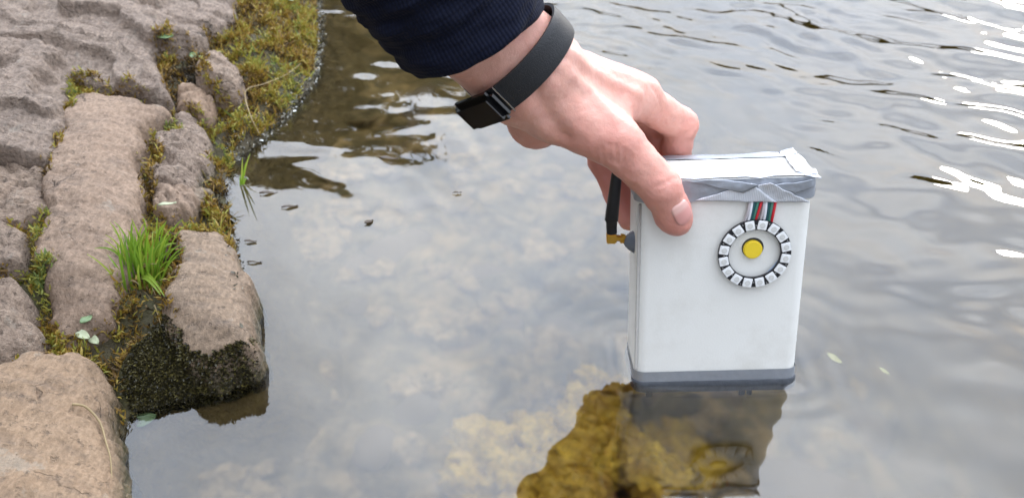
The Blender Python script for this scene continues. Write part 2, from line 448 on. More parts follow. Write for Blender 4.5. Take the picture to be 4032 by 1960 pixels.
WX, WY = np.meshgrid(ax, ay, indexing='ij'); WP = np.stack([WX, WY], -1)
top = np.stack([WX, WY, wave_h(WP)], -1).reshape(-1, 3)
nx, ny = len(ax), len(ay)
faces = [grid_faces(nx, ny)]
ring = np.concatenate([np.arange(nx) * ny, (nx - 1) * ny + np.arange(1, ny), (np.arange(nx - 2, -1, -1)) * ny + ny - 1, np.arange(ny - 2, 0, -1)])
low = top[ring].copy(); low[:, 2] = -1.6
n0 = len(top); k = np.arange(len(ring)); k2 = (k + 1) % len(ring)
faces.append(np.stack([ring[k], n0 + k, n0 + k2, ring[k2]], -1))
cor = [0, nx - 1, nx - 1 + ny - 1, 2 * (nx - 1) + ny - 1]
low_c = top[[0, (nx - 1) * ny, nx * ny - 1, ny - 1]].copy(); low_c[:, 2] = -1.6
# bottom as a fan of triangles written as degenerate-free quads on the centre
allv = np.vstack([top, low])
ctr = np.array([[allv[:, 0].mean(), allv[:, 1].mean(), -1.6]])
allv = np.vstack([allv, ctr]); ci = len(allv) - 1
t = NT('lake_water')
fr = t.n('ShaderNodeFresnel', IOR=1.62)
p = t.pos()
rf = t.n('ShaderNodeBsdfRefraction', IOR=1.33, Roughness=0.25, Color=(1, 1, 1, 1))
gl = t.n('ShaderNodeBsdfGlossy', Roughness=0.03, Color=(1, 1, 1, 1))
ms = t.n('ShaderNodeMixShader'); t.l(fr.outputs[0], ms.inputs[0]); t.l(rf.outputs[0], ms.inputs[1]); t.l(gl.outputs[0], ms.inputs[2])
t.l(ms.outputs[0], t.out.inputs['Surface'])
va = t.n('ShaderNodeVolumeAbsorption', Density=3.0, Color=(0.68, 0.63, 0.25, 1))
t.l(va.outputs[0], t.out.inputs['Volume']); M['water'] = t.m
me_f = [tuple(f) for f in np.vstack(faces)] + [(n0 + int(a), ci, n0 + int(b)) for a, b in zip(k, k2)]
me = bpy.data.meshes.new('water'); me.from_pydata(allv.tolist(), [], [tuple(int(q) for q in f) for f in me_f])
me.materials.append(M['water']); me.polygons.foreach_set('use_smooth', np.ones(len(me.polygons), bool))
water = bpy.data.objects.new('water', me); COL.objects.link(water)
_b = bmesh.new(); _b.from_mesh(me); bmesh.ops.recalc_face_normals(_b, faces=_b.faces); _b.to_mesh(me); _b.free()
tag(water, 'rippled lake water reflecting a pale cloudy sky', None, None, 'structure')

# ------------------------------------------------------------------ stones of the bank
wall = empty('stone_wall', Matrix.Translation((-0.35, 0.6, 0)))
tag(wall, 'sloping bank wall of brown rough stones with mossy joints beside the water', 'wall')
WALL_I = wall.matrix_world.inverted()
def stone(outline, mat, crown=0.006, rnd=0.014, lift=0.0, rough=0.004, tilt=(0, 0), steps=0.0, seed=0, depth=0.07, label=None, wall_slope=5.5, facet=0.8, crag=0.9):
    poly = np.array([PS(x, y, lift)[:2] for x, y in outline])
    # round the corners
    for _ in range(2):
        nxt = np.roll(poly, -1, 0)
        poly = np.stack([poly * 0.78 + nxt * 0.22, poly * 0.22 + nxt * 0.78], 1).reshape(-1, 2)
    lo = poly.min(0) - 0.02; hi = poly.max(0) + 0.02
    i0, i1 = np.searchsorted(gx, [lo[0], hi[0]]); j0, j1 = np.searchsorted(gy, [lo[1], hi[1]])
    P = LP[i0:i1, j0:j1]
    if P.shape[0] < 3 or P.shape[1] < 3: return None
    P3 = np.concatenate([P, np.zeros(P.shape[:-1] + (1,)) + seed], -1)
    d = np.where(inside(P, poly), 1, -1) * seg_dist(P, poly, True)
    d = d + 0.0030 + 0.0055 * fbm(P3, 30, 5, 50 + seed, 0.6)
    c = poly.mean(0)
    zt = ZT[i0:i1, j0:j1] + lift + tilt[0] * (P[..., 0] - c[0]) + tilt[1] * (P[..., 1] - c[1])
    dm = max(d.max(), 1e-3)
    ext = np.linalg.norm(poly - c, axis=1).mean()
    frng = np.random.default_rng(900 + seed); fac = np.full(d.shape, 1e3)
    for kk in range(8):
        an = kk * 0.785 + frng.uniform(-0.35, 0.35); gsl = frng.uniform(0.06, 0.30)
        off = gsl * ext * frng.uniform(0.25, 0.7)
        pl_ = off - gsl * ((P[..., 0] - c[0]) * math.cos(an) + (P[..., 1] - c[1]) * math.sin(an)) + 0.0018 * fbm(P3 + kk, 25, 3, 55)
        fac = np.minimum(fac, pl_)
    fac = np.maximum(np.minimum(fac, 0.0), -0.035)
    rnd = rnd * np.clip(0.62 + 0.55 * fbm(P3, 18, 3, 58), 0.25, 1.3)
    ridge = np.abs(fbm(P3, 34, 4, 61 + seed, 0.6))
    prof = np.where(d < rnd, -(rnd - np.sqrt(np.maximum(rnd ** 2 - (rnd - np.clip(d, 0, rnd)) ** 2, 0))), 0)
    h = zt + prof + crown * (1 - (1 - np.clip(d / dm, 0, 1)) ** 2) + fac * facet + rough * fbm(P3, 16, 5, 60 + seed, 0.6) - rough * crag * (1 - np.clip(ridge * 3.2, 0, 1)) ** 2 + 0.0011 * fbm(P3, 95, 4, 66, 0.65)
    if steps:
        q = (P[..., 0] * 0.55 + P[..., 1] * 0.85) * 26 + 1.6 * fbm(P3, 9, 4, 70 + seed)
        lay = np.floor(q) + smoothstep(0.0, 0.25, q - np.floor(q))
        h = h + 1.7 * steps * (np.sin(lay * 2.4 + 0.7) + 0.35 * fbm(P3, 30, 4, 77))
    h = np.where(d < 0, h + d * wall_slope, h)
    h = np.maximum(h, zt - depth)
    keep = d > -0.0125
    idx = -np.ones(d.shape, int); idx[keep] = np.arange(keep.sum())
    V = np.stack([P[..., 0], P[..., 1], h], -1)[keep]
    # break the lattice: push sideways with 3-D noise
    V = V + 0.0016 * np.stack([fbm(V, 60, 3, 80 + s) for s in range(3)], -1)
    a = idx[:-1, :-1]; b = idx[1:, :-1]; cc = idx[1:, 1:]; dd = idx[:-1, 1:]
    ok = (a >= 0) & (b >= 0) & (cc >= 0) & (dd >= 0)
    Fc = np.stack([a[ok], b[ok], cc[ok], dd[ok]], -1)
    if len(Fc) == 0: return None
    o = mesh_obj('stone', V - np.array(wall.location), Fc, mat, wall)
    if label: o['label'] = label
    HMAP[i0:i1, j0:j1] = np.where(keep, np.maximum(HMAP[i0:i1, j0:j1], h), HMAP[i0:i1, j0:j1])
    STONE_D[i0:i1, j0:j1] = np.maximum(STONE_D[i0:i1, j0:j1], d)
    return o
stone([(-620, -420), (860, -420), (905, -60), (915, 60), (800, 95), (780, 130), (660, 150), (575, 170), (580, 215), (625, 290), (668, 405), (560, 335), (440, 302),
       (330, 268), (255, 248), (240, 330), (218, 440), (205, 580), (150, 625), (40, 600), (-620, 560)], M['stone_b'], 0.004, 0.009, 0.004, 0.0045, (0, 0), 0.0046, 1, facet=0.0, crag=0.4,
      label='large pale layered rock with flaking ledges')
stone([(268, 329), (329, 317), (548, 360), (660, 418), (579, 454), (530, 485), (540, 564), (513, 626), (532, 704), (509, 845), (500, 900), (471, 1016), (396, 1157), (349, 1250),
       (190, 1275), (165, 1110), (140, 1000), (185, 704), (222, 564), (240, 420)], M['stone_a'], 0.005, 0.010, 0.004, 0.0022, (0.0, 0), 0, 2, crag=0.15, facet=0.45, label='long smooth brown stone beside the grass')
stone([(-620, 580), (40, 610), (150, 645), (165, 720), (180, 790), (120, 838), (60, 848), (-620, 800)], M['stone_b'], 0.004, 0.010, -0.002, 0.006, (0, 0), 0.002, 3, facet=0.0)
stone([(-620, 815), (60, 868), (95, 885), (74, 960), (62, 1040), (-620, 1010)], M['stone_b'], 0.005, 0.012, -0.001, 0.005, (0, 0), 0, 4, facet=0.0)
stone([(-620, 1030), (57, 1065), (94, 1176), (113, 1289), (94, 1336), (38, 1393), (-20, 1425), (-620, 1440)], M['stone_b'], 0.006, 0.013, 0.002, 0.005, (0, 0), 0.001, 5, facet=0.15)
stone([(-620, 1475), (10, 1440), (95, 1368), (236, 1348), (311, 1368), (377, 1430), (405, 1496), (402, 1580), (424, 1720), (440, 1860), (440, 2350), (-620, 2350)],
      M['stone_c'], 0.009, 0.017, 0.010, 0.0028, (0, 0), 0, 6, crag=0.15, facet=0.4, label='big rounded warm brown stone at the near end')
stone([(680, 850), (800, 862), (860, 875), (890, 940), (930, 1034), (955, 1157), (964, 1262), (975, 1368), (940, 1364), (897, 1360), (826, 1380), (732, 1336), (680, 1282),
       (655, 1185), (650, 1120), (720, 1040), (716, 940), (680, 880)], M['stone_c'], 0.005, 0.010, 0.017, 0.0024, (0.12, 0.0), 0, 7, 0.09, crag=0.2, facet=0.5, label='flat brown stone dipping into the water', wall_slope=7)
stone([(704, 415), (751, 412), (790, 485), (812, 564), (796, 630), (748, 678), (736, 706), (626, 712), (587, 689), (595, 610), (626, 548), (689, 509)],
      M['stone_b'], 0.006, 0.010, 0.004, 0.007, (0, 0), 0.002, 8)
stone([(618, 730), (728, 708), (814, 706), (832, 744), (783, 785), (728, 816), (657, 832), (618, 785)], M['stone_a'], 0.003, 0.009, 0.0, 0.007, (0, 0), 0.002, 9)
stone([(689, 329), (751, 313), (806, 344), (832, 420), (800, 455), (751, 404), (700, 400)], M['stone_a'], 0.004, 0.009, 0.0, 0.006, (0, 0), 0.001, 10)
stone([(785, 235), (845, 203), (900, 226), (932, 282), (905, 330), (850, 305), (800, 280)], M['stone_b'], 0.004, 0.006, 0.020, 0.005, (-0.1, 0.1), 0.001, 11)
# further stones along the bank, above and below the frame
stone([(560, -900), (860, -760), (900, -470), (400, -450), (420, -800)], M['stone_a'], 0.01, 0.02, 0.004, 0.006, (0, 0), 0, 12)
stone([(-100, -900), (380, -850), (380, -450), (-400, -450)], M['stone_c'], 0.01, 0.02, 0.004, 0.006, (0, 0), 0, 13)

def hmap_at(P):
    i = np.clip((P[..., 0] - GX0) / HS, 0, len(gx) - 2); j = np.clip((P[..., 1] - GY0) / HS, 0, len(gy) - 2)
    i0 = i.astype(int); j0 = j.astype(int); u = i - i0; v = j - j0
    g = lambda a, b: HMAP[i0 + a, j0 + b]
    return g(0, 0) * (1 - u) * (1 - v) + g(1, 0) * u * (1 - v) + g(0, 1) * (1 - u) * v + g(1, 1) * u * v
def sd_at(A, P):
    i = np.clip(((P[..., 0] - GX0) / HS).astype(int), 0, len(gx) - 1); j = np.clip(((P[..., 1] - GY0) / HS).astype(int), 0, len(gy) - 1)
    return A[i, j]
def surf(px, py, up=0.0):
    """pixel -> point on the built bank surface"""
    d = np.array(ray(px, py)); ts = np.linspace(0.25, 2.6, 1600)
    P = np.array(CAM_O)[None] + ts[:, None] * d[None]
    g = P[:, 2] - hmap_at(P[:, :2])
    k = max(1, int(np.argmax(g < 0)))
    return Vector(P[k]) + Vector((0, 0, up))

# ------------------------------------------------------------------ moss
def strands(P, N, length, width, tint, curl=0.8, segs=3, seed=1):
    """one bent narrow strip for each row of P, growing along N"""
    rng = np.random.default_rng(seed); n = len(P)
    t1 = np.cross(N, rng.normal(size=(n, 3))); t1 /= np.linalg.norm(t1, axis=1)[:, None] + 1e-9
    side = np.cross(N, t1)
    V = np.zeros((n, (segs + 1) * 2, 3)); pos = P.copy(); dirn = N.copy()
    L = (length * (0.55 + 0.9 * rng.random(n)) / segs)[:, None]; w = (width * (0.6 + 0.8 * rng.random(n)))[:, None]
    cu = curl * (rng.random(n) * 1.2 + 0.2)[:, None]
    for s in range(segs + 1):
        ww = w * (1.0, 1.0, 0.8, 0.25)[min(3, int(round(3 * s / segs)))] * 0.5
        V[:, 2 * s] = pos - side * ww; V[:, 2 * s + 1] = pos + side * ww
        pos = pos + dirn * L
        dirn = dirn + t1 * cu / segs; dirn /= np.linalg.norm(dirn, axis=1)[:, None]
    base = (np.arange(n) * (segs + 1) * 2)[:, None, None]
    q = np.array([[2 * s, 2 * s + 1, 2 * s + 3, 2 * s + 2] for s in range(segs)])[None]
    return V.reshape(-1, 3), (base + q).reshape(-1, 4), np.repeat(tint, (segs + 1) * 2)
def rand_dirs(n, up, rng):
    v = rng.normal(size=(n, 3)); v[:, 2] = np.abs(v[:, 2]) + up; return v / np.linalg.norm(v, axis=1)[:, None]
def px_poly(pts): return np.array([PS(x, y)[:2] for x, y in pts])
rng = np.random.default_rng(21)
cand = np.stack([rng.uniform(-0.62, 0.0, 1100000), rng.uniform(0.25, 1.5, 1100000)], -1)
d = sd_at(LD, cand); sd = sd_at(STONE_D, cand)
k = (d > 0.002) & (sd < 0.011); cand = cand[k]; d = d[k]; sd = sd[k]
c3 = np.concatenate([cand, np.zeros((len(cand), 1))], -1)
nz = fbm(c3, 26, 4, 140)
dark = px_poly([(600, 1200), (660, 1260), (730, 1360), (830, 1400), (965, 1378), (1030, 1400), (1045, 1520), (800, 1640), (500, 1620), (465, 1520), (500, 1360)])  # area where near-black moss stands in for shade
ok = (d > 0.002) & ~inside(cand, dark) & (sd < 0.001 + 0.010 * np.clip(nz, -0.2, 0.9))
dens = smoothstep(-0.30, 0.22, fbm(c3, 45, 3, 150))
ok &= rng.random(len(cand)) < 0.07 + 0.75 * dens
cand = cand[ok]; c3 = c3[ok]
hz = hmap_at(cand)
clump = fbm(c3, 70, 3, 160)
tint = np.clip(0.40 + 0.50 * fbm(c3, 11, 3, 170) + 0.40 * clump + rng.normal(0, 0.15, len(cand)), 0, 1)
hump_in = inside(cand, hump)
P = np.column_stack([cand, hz - 0.002 + 0.016 * np.clip(clump + 0.25, 0, 1) * rng.random(len(cand))])
V, Fc, T = strands(P, rand_dirs(len(P), 0.55, rng), 0.0050, 0.00125, tint, 1.9, 3, 5)
moss = mesh_obj('moss', V, Fc, M['moss'], None, False); add_attr(moss, 'tint', T)
tag(moss, 'yellow green and brown moss filling the joints between the stones', 'moss', None, 'stuff')
# longer upright shoots on the hump and along the water side
k = (hump_in | (sd_at(LD, cand) < 0.03)) & (rng.random(len(cand)) < 0.05)
V, Fc, T = strands(P[k], rand_dirs(k.sum(), 0.9, rng), 0.0115, 0.0013, np.clip(tint[k] + 0.15, 0, 1), 1.1, 3, 15)
sho = mesh_obj('moss_shoots', V, Fc, M['moss'], None, False); add_attr(sho, 'tint', T)
tag(sho, 'taller yellow green moss shoots on the hump beside the water', 'moss', None, 'stuff')
# wet moss coloured near black for shade: flat stone's end and hollow beside it
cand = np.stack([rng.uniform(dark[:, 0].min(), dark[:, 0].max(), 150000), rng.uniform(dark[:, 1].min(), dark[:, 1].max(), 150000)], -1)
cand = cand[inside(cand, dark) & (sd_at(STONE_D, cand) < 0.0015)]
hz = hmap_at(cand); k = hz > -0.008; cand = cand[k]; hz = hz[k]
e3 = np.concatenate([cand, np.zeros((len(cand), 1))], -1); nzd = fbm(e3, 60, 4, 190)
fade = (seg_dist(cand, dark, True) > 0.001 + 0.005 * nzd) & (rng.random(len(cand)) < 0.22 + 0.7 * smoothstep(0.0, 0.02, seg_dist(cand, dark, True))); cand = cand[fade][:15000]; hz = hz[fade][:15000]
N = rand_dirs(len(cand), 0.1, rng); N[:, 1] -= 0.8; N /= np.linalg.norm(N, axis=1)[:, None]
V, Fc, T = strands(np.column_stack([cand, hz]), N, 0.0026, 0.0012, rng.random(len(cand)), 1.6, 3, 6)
dm = mesh_obj('shade_moss', V, Fc, M['shade_moss'], None, False); add_attr(dm, 'tint', T)
tag(dm, 'black green wet moss, darkened as shade in the hollow under the flat stone', 'moss', None, 'stuff')
# wet debris at the waterline, palest bits coloured as water sparkle
sh = np.array([PZ(x, y)[:2] for x, y in shore_px[2:14]])
P = []
for a, b in zip(sh[:-1], sh[1:]):
    n = int(np.hypot(*(b - a)) / 0.00035)
    q = a + (b - a) * rng.random((n, 1)) + rng.normal(0, 0.006, (n, 2)); P.append(q)
P = np.vstack(P); dd = sd_at(LD, P)
up_part = P[:, 1] > PZ(900, 640).y
k = (dd > -0.007) & (dd < np.where(up_part, 0.030, 0.008)) & (rng.random(len(P)) < np.where(up_part, 0.8, 0.05)); P = P[k]
z = np.maximum(hmap_at(P), 0.0) + 0.001
V, Fc, T = strands(np.column_stack([P, z]), rand_dirs(len(P), 0.2, rng), 0.0028, 0.0018, rng.random(len(P)) ** 3.2, 1.0, 3, 8)
cru = mesh_obj('wet_debris_sparkle', V, Fc, M['crust'], None, False); add_attr(cru, 'tint', T)
tag(cru, 'pale wet crumbs, debris and painted water sparkle, along the waterline of the bank', 'debris', None, 'stuff')

# ------------------------------------------------------------------ grass and stalks
def blade(parent, base, tip, w, bend, tint, name='blade', mat='grass'):
    base = Vector(base); tip = Vector(tip); mid = (base + tip) / 2 + Vector(bend)
    n = 7; vs = []
    view = (CAM_O - base).normalized()
    for i in range(n + 1):
        s = i / n; p = base * (1 - s) ** 2 + mid * 2 * s * (1 - s) + tip * s * s
        tg = (mid - base) * (1 - s) + (tip - mid) * s
        sd_ = tg.cross(view + Vector((math.sin(tint * 40) * 0.7, 0, math.cos(tint * 31) * 0.4))).normalized()
        nn = sd_.cross(tg).normalized()
        ww = w * (1 - 0.85 * s ** 2.2) * 0.5
        vs += [p - sd_ * ww + nn * ww * 0.5, p, p + sd_ * ww + nn * ww * 0.5]
    fs = []
    for i in range(n):
        a = i * 3; fs += [(a, a + 1, a + 4, a + 3), (a + 1, a + 2, a + 5, a + 4)]
    off = Vector(parent.location) if parent else Vector()
    o = mesh_obj(name, [v - off for v in vs], fs, M[mat], parent)
    add_attr(o, 'tint', [tint] * len(vs)); return o
g0 = surf(560, 1110)
tuft = empty('grass_tuft', Matrix.Translation(g0))
tag(tuft, 'bright green grass tuft growing between the long stone and flat stone', 'grass')
rr = random.Random(3)
for i in range(92):
    bx, by = rr.uniform(490, 640), rr.uniform(1020, 1150)
    b = surf(bx, by) - Vector((0, 0, 0.004))
    a = rr.uniform(-1, 1) + (bx - 560) / 90
    h = rr.uniform(0.020, 0.043)
    tip = b + Vector((a * 0.014 + 0.004, rr.uniform(-0.008, 0.016), h))
    blade(tuft, b, tip, rr.uniform(0.0013, 0.0022), (a * -0.003, rr.uniform(-0.004, 0.004), 0.010), rr.random())
for (x0, y0, x1, y1) in [(575, 1095, 655, 1190), (560, 1110, 640, 1185), (600, 1060, 700, 980)]:
    b = surf(x0, y0, 0.003); e = surf(x1, y1, 0.005)
    blade(tuft, b, e, 0.003, (0, 0, 0.012), 0.6)
for i in range(12):
    bx, by = rr.uniform(490, 650), rr.uniform(1060, 1160); b_ = surf(bx, by) - Vector((0, 0, 0.003))
    blade(tuft, b_, b_ + Vector((rr.uniform(-0.02, 0.026), rr.uniform(-0.022, 0.004), rr.uniform(0.0, 0.014))), 0.0013, (0, 0, 0.010), rr.random(), 'dead_blade', 'straw')
g1 = PZ(955, 720)
sprout = empty('grass_sprout', Matrix.Translation(g1))
tag(sprout, 'thin green grass sprout standing at the water edge beside the stones', 'grass')
for (x0, y0, x1, y1) in [(950, 735, 955, 620), (952, 730, 985, 605), (951, 735, 968, 640), (948, 740, 943, 690), (955, 735, 975, 700)]:
    b = PZ(x0, y0, -0.004); tp = b + (PZ(x1, y1, 0.022) - b)
    blade(sprout, b, tp, 0.0018, (0.001, 0, 0.006), rr.random())
def stalk(pts, name, label, r=0.0009):
    P = np.array([p[:] for p in pts]); V = []; Fc = []
    # catmull-rom path
    Q = []
    for i in range(len(P) - 1):
        p0, p1, p2, p3 = P[max(i - 1, 0)], P[i], P[i + 1], P[min(i + 2, len(P) - 1)]
        for s in np.linspace(0, 1, 8, endpoint=False):
            Q.append(0.5 * (2 * p1 + (p2 - p0) * s + (2 * p0 - 5 * p1 + 4 * p2 - p3) * s * s + (3 * p1 - p0 - 3 * p2 + p3) * s ** 3))
    Q.append(P[-1]); Q = np.array(Q); n = len(Q)
    tg = np.gradient(Q, axis=0); tg /= np.linalg.norm(tg, axis=1)[:, None]
    s1 = np.cross(tg, [0.1, 0.2, 1]); s1 /= np.linalg.norm(s1, axis=1)[:, None]; s2 = np.cross(tg, s1)
    for i in range(n):
        rad = 0.72 * r * (1.0 - 0.6 * i / n)
        for a in range(6):
            V.append(Q[i] + rad * (s1[i] * math.cos(a * 1.0472) + s2[i] * math.sin(a * 1.0472)))
    for i in range(n - 1):
        for a in range(6): Fc.append((i * 6 + a, i * 6 + (a + 1) % 6, i * 6 + 6 + (a + 1) % 6, i * 6 + 6 + a))
    o = mesh_obj(name, V, Fc, M['straw']); tag(o, label, 'stalk'); return o
stalk([surf(1025, 545, .004), surf(990, 480, .008), surf(975, 395, .01), surf(1050, 365, .010), surf(1130, 330, .010), surf(1190, 285, .010)], 'dry_stalk',
      'thin dry straw stalk bent over the mossy hump of the bank')
stalk([surf(290, 1605, .003), surf(345, 1620, .004), surf(400, 1680, .004), surf(425, 1760, .004), surf(448, 1850, .006), PZ(440, 1990, 0.01)], 'dry_stalk',
      'dry straw stalk lying on the big rounded stone at the near end', 0.0012)
stalk([surf(612, 1215, .003), surf(625, 1250, .004), surf(640, 1300, .005)], 'dry_stalk', 'short dry stalk hanging below the grass tuft', 0.0008)
def leaf(p, rx, ry, ang, mat, name, label, tilt=(0, 0), cat='leaf', group=None):
    V = []; Fc = []; n = 10
    for i in range(n + 1):
        s = i / n; w = math.sin(math.pi * min(1, s * 0.97 + 0.015)) ** 0.8 * ry
        x = (s - 0.5) * 2 * rx
        for k in (-1, -0.5, 0, 0.5, 1):
            V.append((x, k * w, 0.12 * ry * abs(k) + 0.10 * rx * math.sin(s * 5 + k) + 0.04 * rx * math.cos(9 * s + 3 * k)))
    for i in range(n):
        for k in range(4): a = i * 5 + k; Fc.append((a, a + 5, a + 6, a + 1))
    o = mesh_obj(name, V, Fc, M[mat]); o.location = p; o.rotation_euler = (tilt[0], tilt[1], ang)
    so = o.modifiers.new('thick', 'SOLIDIFY'); so.thickness = 0.0004
    tag(o, label, cat, group); return o
leaf(surf(572, 1680, 0.005), 0.0085, 0.0055, 0.3, 'leaf_green', 'leaf', 'dull green leaf at the waterline by the near big stone', (0.3, -0.2))
leaf(surf(345, 1275, 0.004), 0.0045, 0.003, 1.0, 'leaf_green', 'leaf', 'small grey green leaf in the joint below the long stone', (0.2, 0))
leaf(surf(330, 1335, 0.004), 0.0062, 0.0034, -0.5, 'leaf_pale', 'leaf', 'pale cream leaf on top edge of the near big stone', (0.1, 0.1))
leaf(surf(372, 1352, 0.004), 0.006, 0.003, -0.7, 'leaf_pale', 'leaf', 'little pale leaf right of the cream leaf on the near stone', (0.2, 0.1))
leaf(surf(655, 165, 0.006), 0.008, 0.005, 0.2, 'leaf_green', 'leaf', 'bluish green round leaf in moss below the layered rock', (0.3, 0))
leaf(surf(775, 240, 0.006), 0.007, 0.006, 0.9, 'leaf_green', 'leaf', 'grey green leaf in moss left of the small pointed rock', (0.3, 0))
leaf(surf(680, 885, 0.02), 0.007, 0.0018, 0.3, 'leaf_pale', 'leaf', 'narrow pale leaf above the grass tuft', (0.2, 0))
leaf(surf(1145, 25, 0.01), 0.009, 0.003, -0.9, 'leaf_pale', 'leaf', 'pale curled leaf on the mossy hump at the top', (0.3, 0))
leaf(PZ(1452, 872, 0.0015), 0.0045, 0.0022, 0.7, 'leaf_brown', 'leaf_or_reflection', 'tiny dark brown leaf floating alone on the calm water', (0.1, 0.1))
leaf(PZ(1140, 812, 0.0012), 0.007, 0.0018, 0.15, 'leaf_brown', 'leaf_or_reflection', 'slim dark sliver standing in for a water reflection near the stone wall', (0.1, 0))  # dark ripple reflection built as a leaf shape
leaf(PZ(1058, 758, 0.0012), 0.008, 0.0022, 0.2, 'leaf_brown', 'leaf_or_reflection', 'dark curled sliver standing in for a reflection right beside the green sprout', (0.1, 0.1))  # likewise a wave reflection, modelled with the leaf mesh
leaf(PZ(985, 948, 0.0012), 0.005, 0.0016, -0.1, 'leaf_brown', 'leaf_or_reflection', 'dark leaf scrap floating against the flat stone', (0.1, 0))
leaf(PZ(1000, 1030, 0.0012), 0.006, 0.0009, -0.05, 'leaf_brown', 'leaf_or_reflection', 'needle thin dark scrap floating off the flat stone', (0.0, 0))
leaf(PZ(1800, 757, 0.0012), 0.004, 0.0011, 0.1, 'leaf_brown', 'leaf_or_reflection', 'small dark scrap floating left of the antenna', (0.0, 0))
leaf(PZ(1530, 622, 0.0012), 0.009, 0.0028, -0.1, 'leaf_brown', 'leaf_or_reflection', 'broad dark sliver standing in for a reflection below the watch', (0.1, 0))  # dark reflected patch on the water, added as a leaf shape
leaf(PZ(3280, 1430, -0.012), 0.006, 0.0025, -0.9, 'leaf_yellow', 'leaf_or_reflection', 'yellowish leaf just under water right of the white box', (0.2, 0.2))
leaf(PZ(3475, 1480, -0.012), 0.004, 0.0016, -0.9, 'leaf_yellow', 'leaf_or_reflection', 'small pale leaf fragment under water at the far right', (0.2, 0.2))
# ------------------------------------------------------------------ stones and algae on the lake bed
M['bed_stone'] = simple('bed_stone', (0.27, 0.19, 0.11), 0.8, 40, 0.45, 0.002, 120)
M['bed_stone_b'] = simple('bed_stone_pale', (0.26, 0.19, 0.115), 0.8, 40, 0.4, 0.002, 120)
M['bed_stone_d'] = simple('bed_stone_dark', (0.15, 0.11, 0.06), 0.8, 60, 0.6, 0.002, 120)
def ico(sub):
    b = bmesh.new(); bmesh.ops.create_icosphere(b, subdivisions=sub, radius=1.0)
    v = np.array([q.co[:] for q in b.verts]); f = [tuple(w.index for w in q.verts) for q in b.faces]; b.free(); return v, f
IV, IFc = ico(3)
kinds = []
for k in range(9):
    v = IV * (1 + 0.22 * fbm(IV + k * 9.1, 1.3, 3, 200 + k)[:, None] + 0.05 * fbm(IV + k * 5, 4, 3, 230)[:, None])
    v[:, 2] *= 0.55 + 0.1 * (k % 3)
    me = bpy.data.meshes.new('stone'); me.from_pydata(v.tolist(), [], IFc); me.polygons.foreach_set('use_smooth', np.ones(len(IFc), bool))
    me.materials.append((M['silt'], M['bed_stone_b'], M['silt'], M['bed_stone'])[k % 4]); kinds.append(me)
rs = random.Random(12)
for i in range(230):
    for _ in range(30):
        x = rs.uniform(-0.30, 0.30) if i < 190 else rs.uniform(0.1, 0.6); y = rs.uniform(0.24, 0.95)
        if shore_d(np.array([[x, y]]))[0] < -0.012: break
    s = rs.uniform(0.007, 0.022) * (1.5 if rs.random() < 0.2 else 1)
    o = bpy.data.objects.new('stone', kinds[rs.randrange(9)]); COL.objects.link(o); o.parent = bed
    z = float(bed_h(np.array([[x, y]]))[0])
    o.location = (x, y, z - s * 0.12); o.scale = (s * rs.uniform(0.8, 1.7), s * rs.uniform(0.8, 1.2), s)
    o.rotation_euler = (rs.uniform(-.3, .3), rs.uniform(-.3, .3), rs.uniform(0, 6.28))
t = NT('golden_algae'); p = t.pos(); f = t.noise(60, 5, 0.6, p); g = t.noise(240, 4, 0.6, p)
c = t.mix(t.ramp(f, [(0.35, 0), (0.65, 1)]), (0.36, 0.205, 0.018), (0.66, 0.43, 0.05)); c = t.mix(t.ramp(g, [(0.4, 0), (0.7, 0.6)]), c, (0.09, 0.055, 0.008))
pr = t.bsdf(c, 0.6, t.bump(g, 0.7, 0.003)); M['algae'] = t.m
LUMP = ico(4)
def crumple(p, r, seed, mat, name, label, group, lobes=9, flat=0.6):
    """a cushion of crumpled algae sheets"""
    rng = np.random.default_rng(seed); Vs = []; Fs = []; n0 = 0
    lv, lf = LUMP; lf = np.array(lf)
    for k in range(lobes):
        s0 = seed * 3.1 + k * 5.7
        rg = np.abs(fbm(lv + s0, 1.7, 4, 300, 0.6)); rg2 = np.abs(fbm(lv + s0, 4.0, 3, 310, 0.6))
        rd = 0.75 + 0.5 * rg + 0.18 * rg2 + 0.25 * fbm(lv + s0, 1.1, 2, 320)
        Q = lv * rd[:, None] * np.array([1.0, 0.85, flat]) * (0.42 + 0.3 * rng.random())
        Q = Q @ np.array(Matrix.Rotation(rng.uniform(0, 6.28), 3, 'Z')).T
        an = rng.uniform(0, 6.28); rr_ = rng.random() ** 0.6 * 0.8
        Q += np.array([math.cos(an) * rr_, math.sin(an) * rr_, 0.18 * rng.random()])
        Vs.append(Q * r); Fs.append(lf + n0); n0 += len(lv)
    o = mesh_obj(name, np.vstack(Vs), np.vstack(Fs), mat); o.location = p
    if label: tag(o, label, 'algae', group)
    return o
spots = [(1985, 1900, .040, 'golden algae cushion at the bottom edge left of the box reflection'), (2160, 1820, .036, 'golden crumpled algae cushion below the box, largest of the patch'),
         (2260, 1690, .03, 'brown algae cushion near the left foot of the box'), (2350, 1570, .022, 'small dark brown algae tuft right at the left corner of the box'),
         (2420, 1860, .034, 'orange brown algae cushion under the left half of the box reflection'), (2620, 1900, .03, 'dim algae cushion under the middle of the box reflection'),
         (2240, 1960, .036, 'golden algae cushion cut by the bottom picture edge'),
         (2700, 1720, .036, 'murky algae cushion in the middle of the box reflection')]
for i, (x, y, r, lab) in enumerate(spots):
    q = PZ(x, y, -0.045)
    crumple((q.x, q.y, -0.062 - 0.035 * (i in (5, 7))), r, 40 + i, M['algae'], 'algae_clump', lab, 'algae cushions on the lake bed', 6, 0.9)
t = NT('tan_algae'); p = t.pos(); f = t.noise(95, 7, 0.68, p)
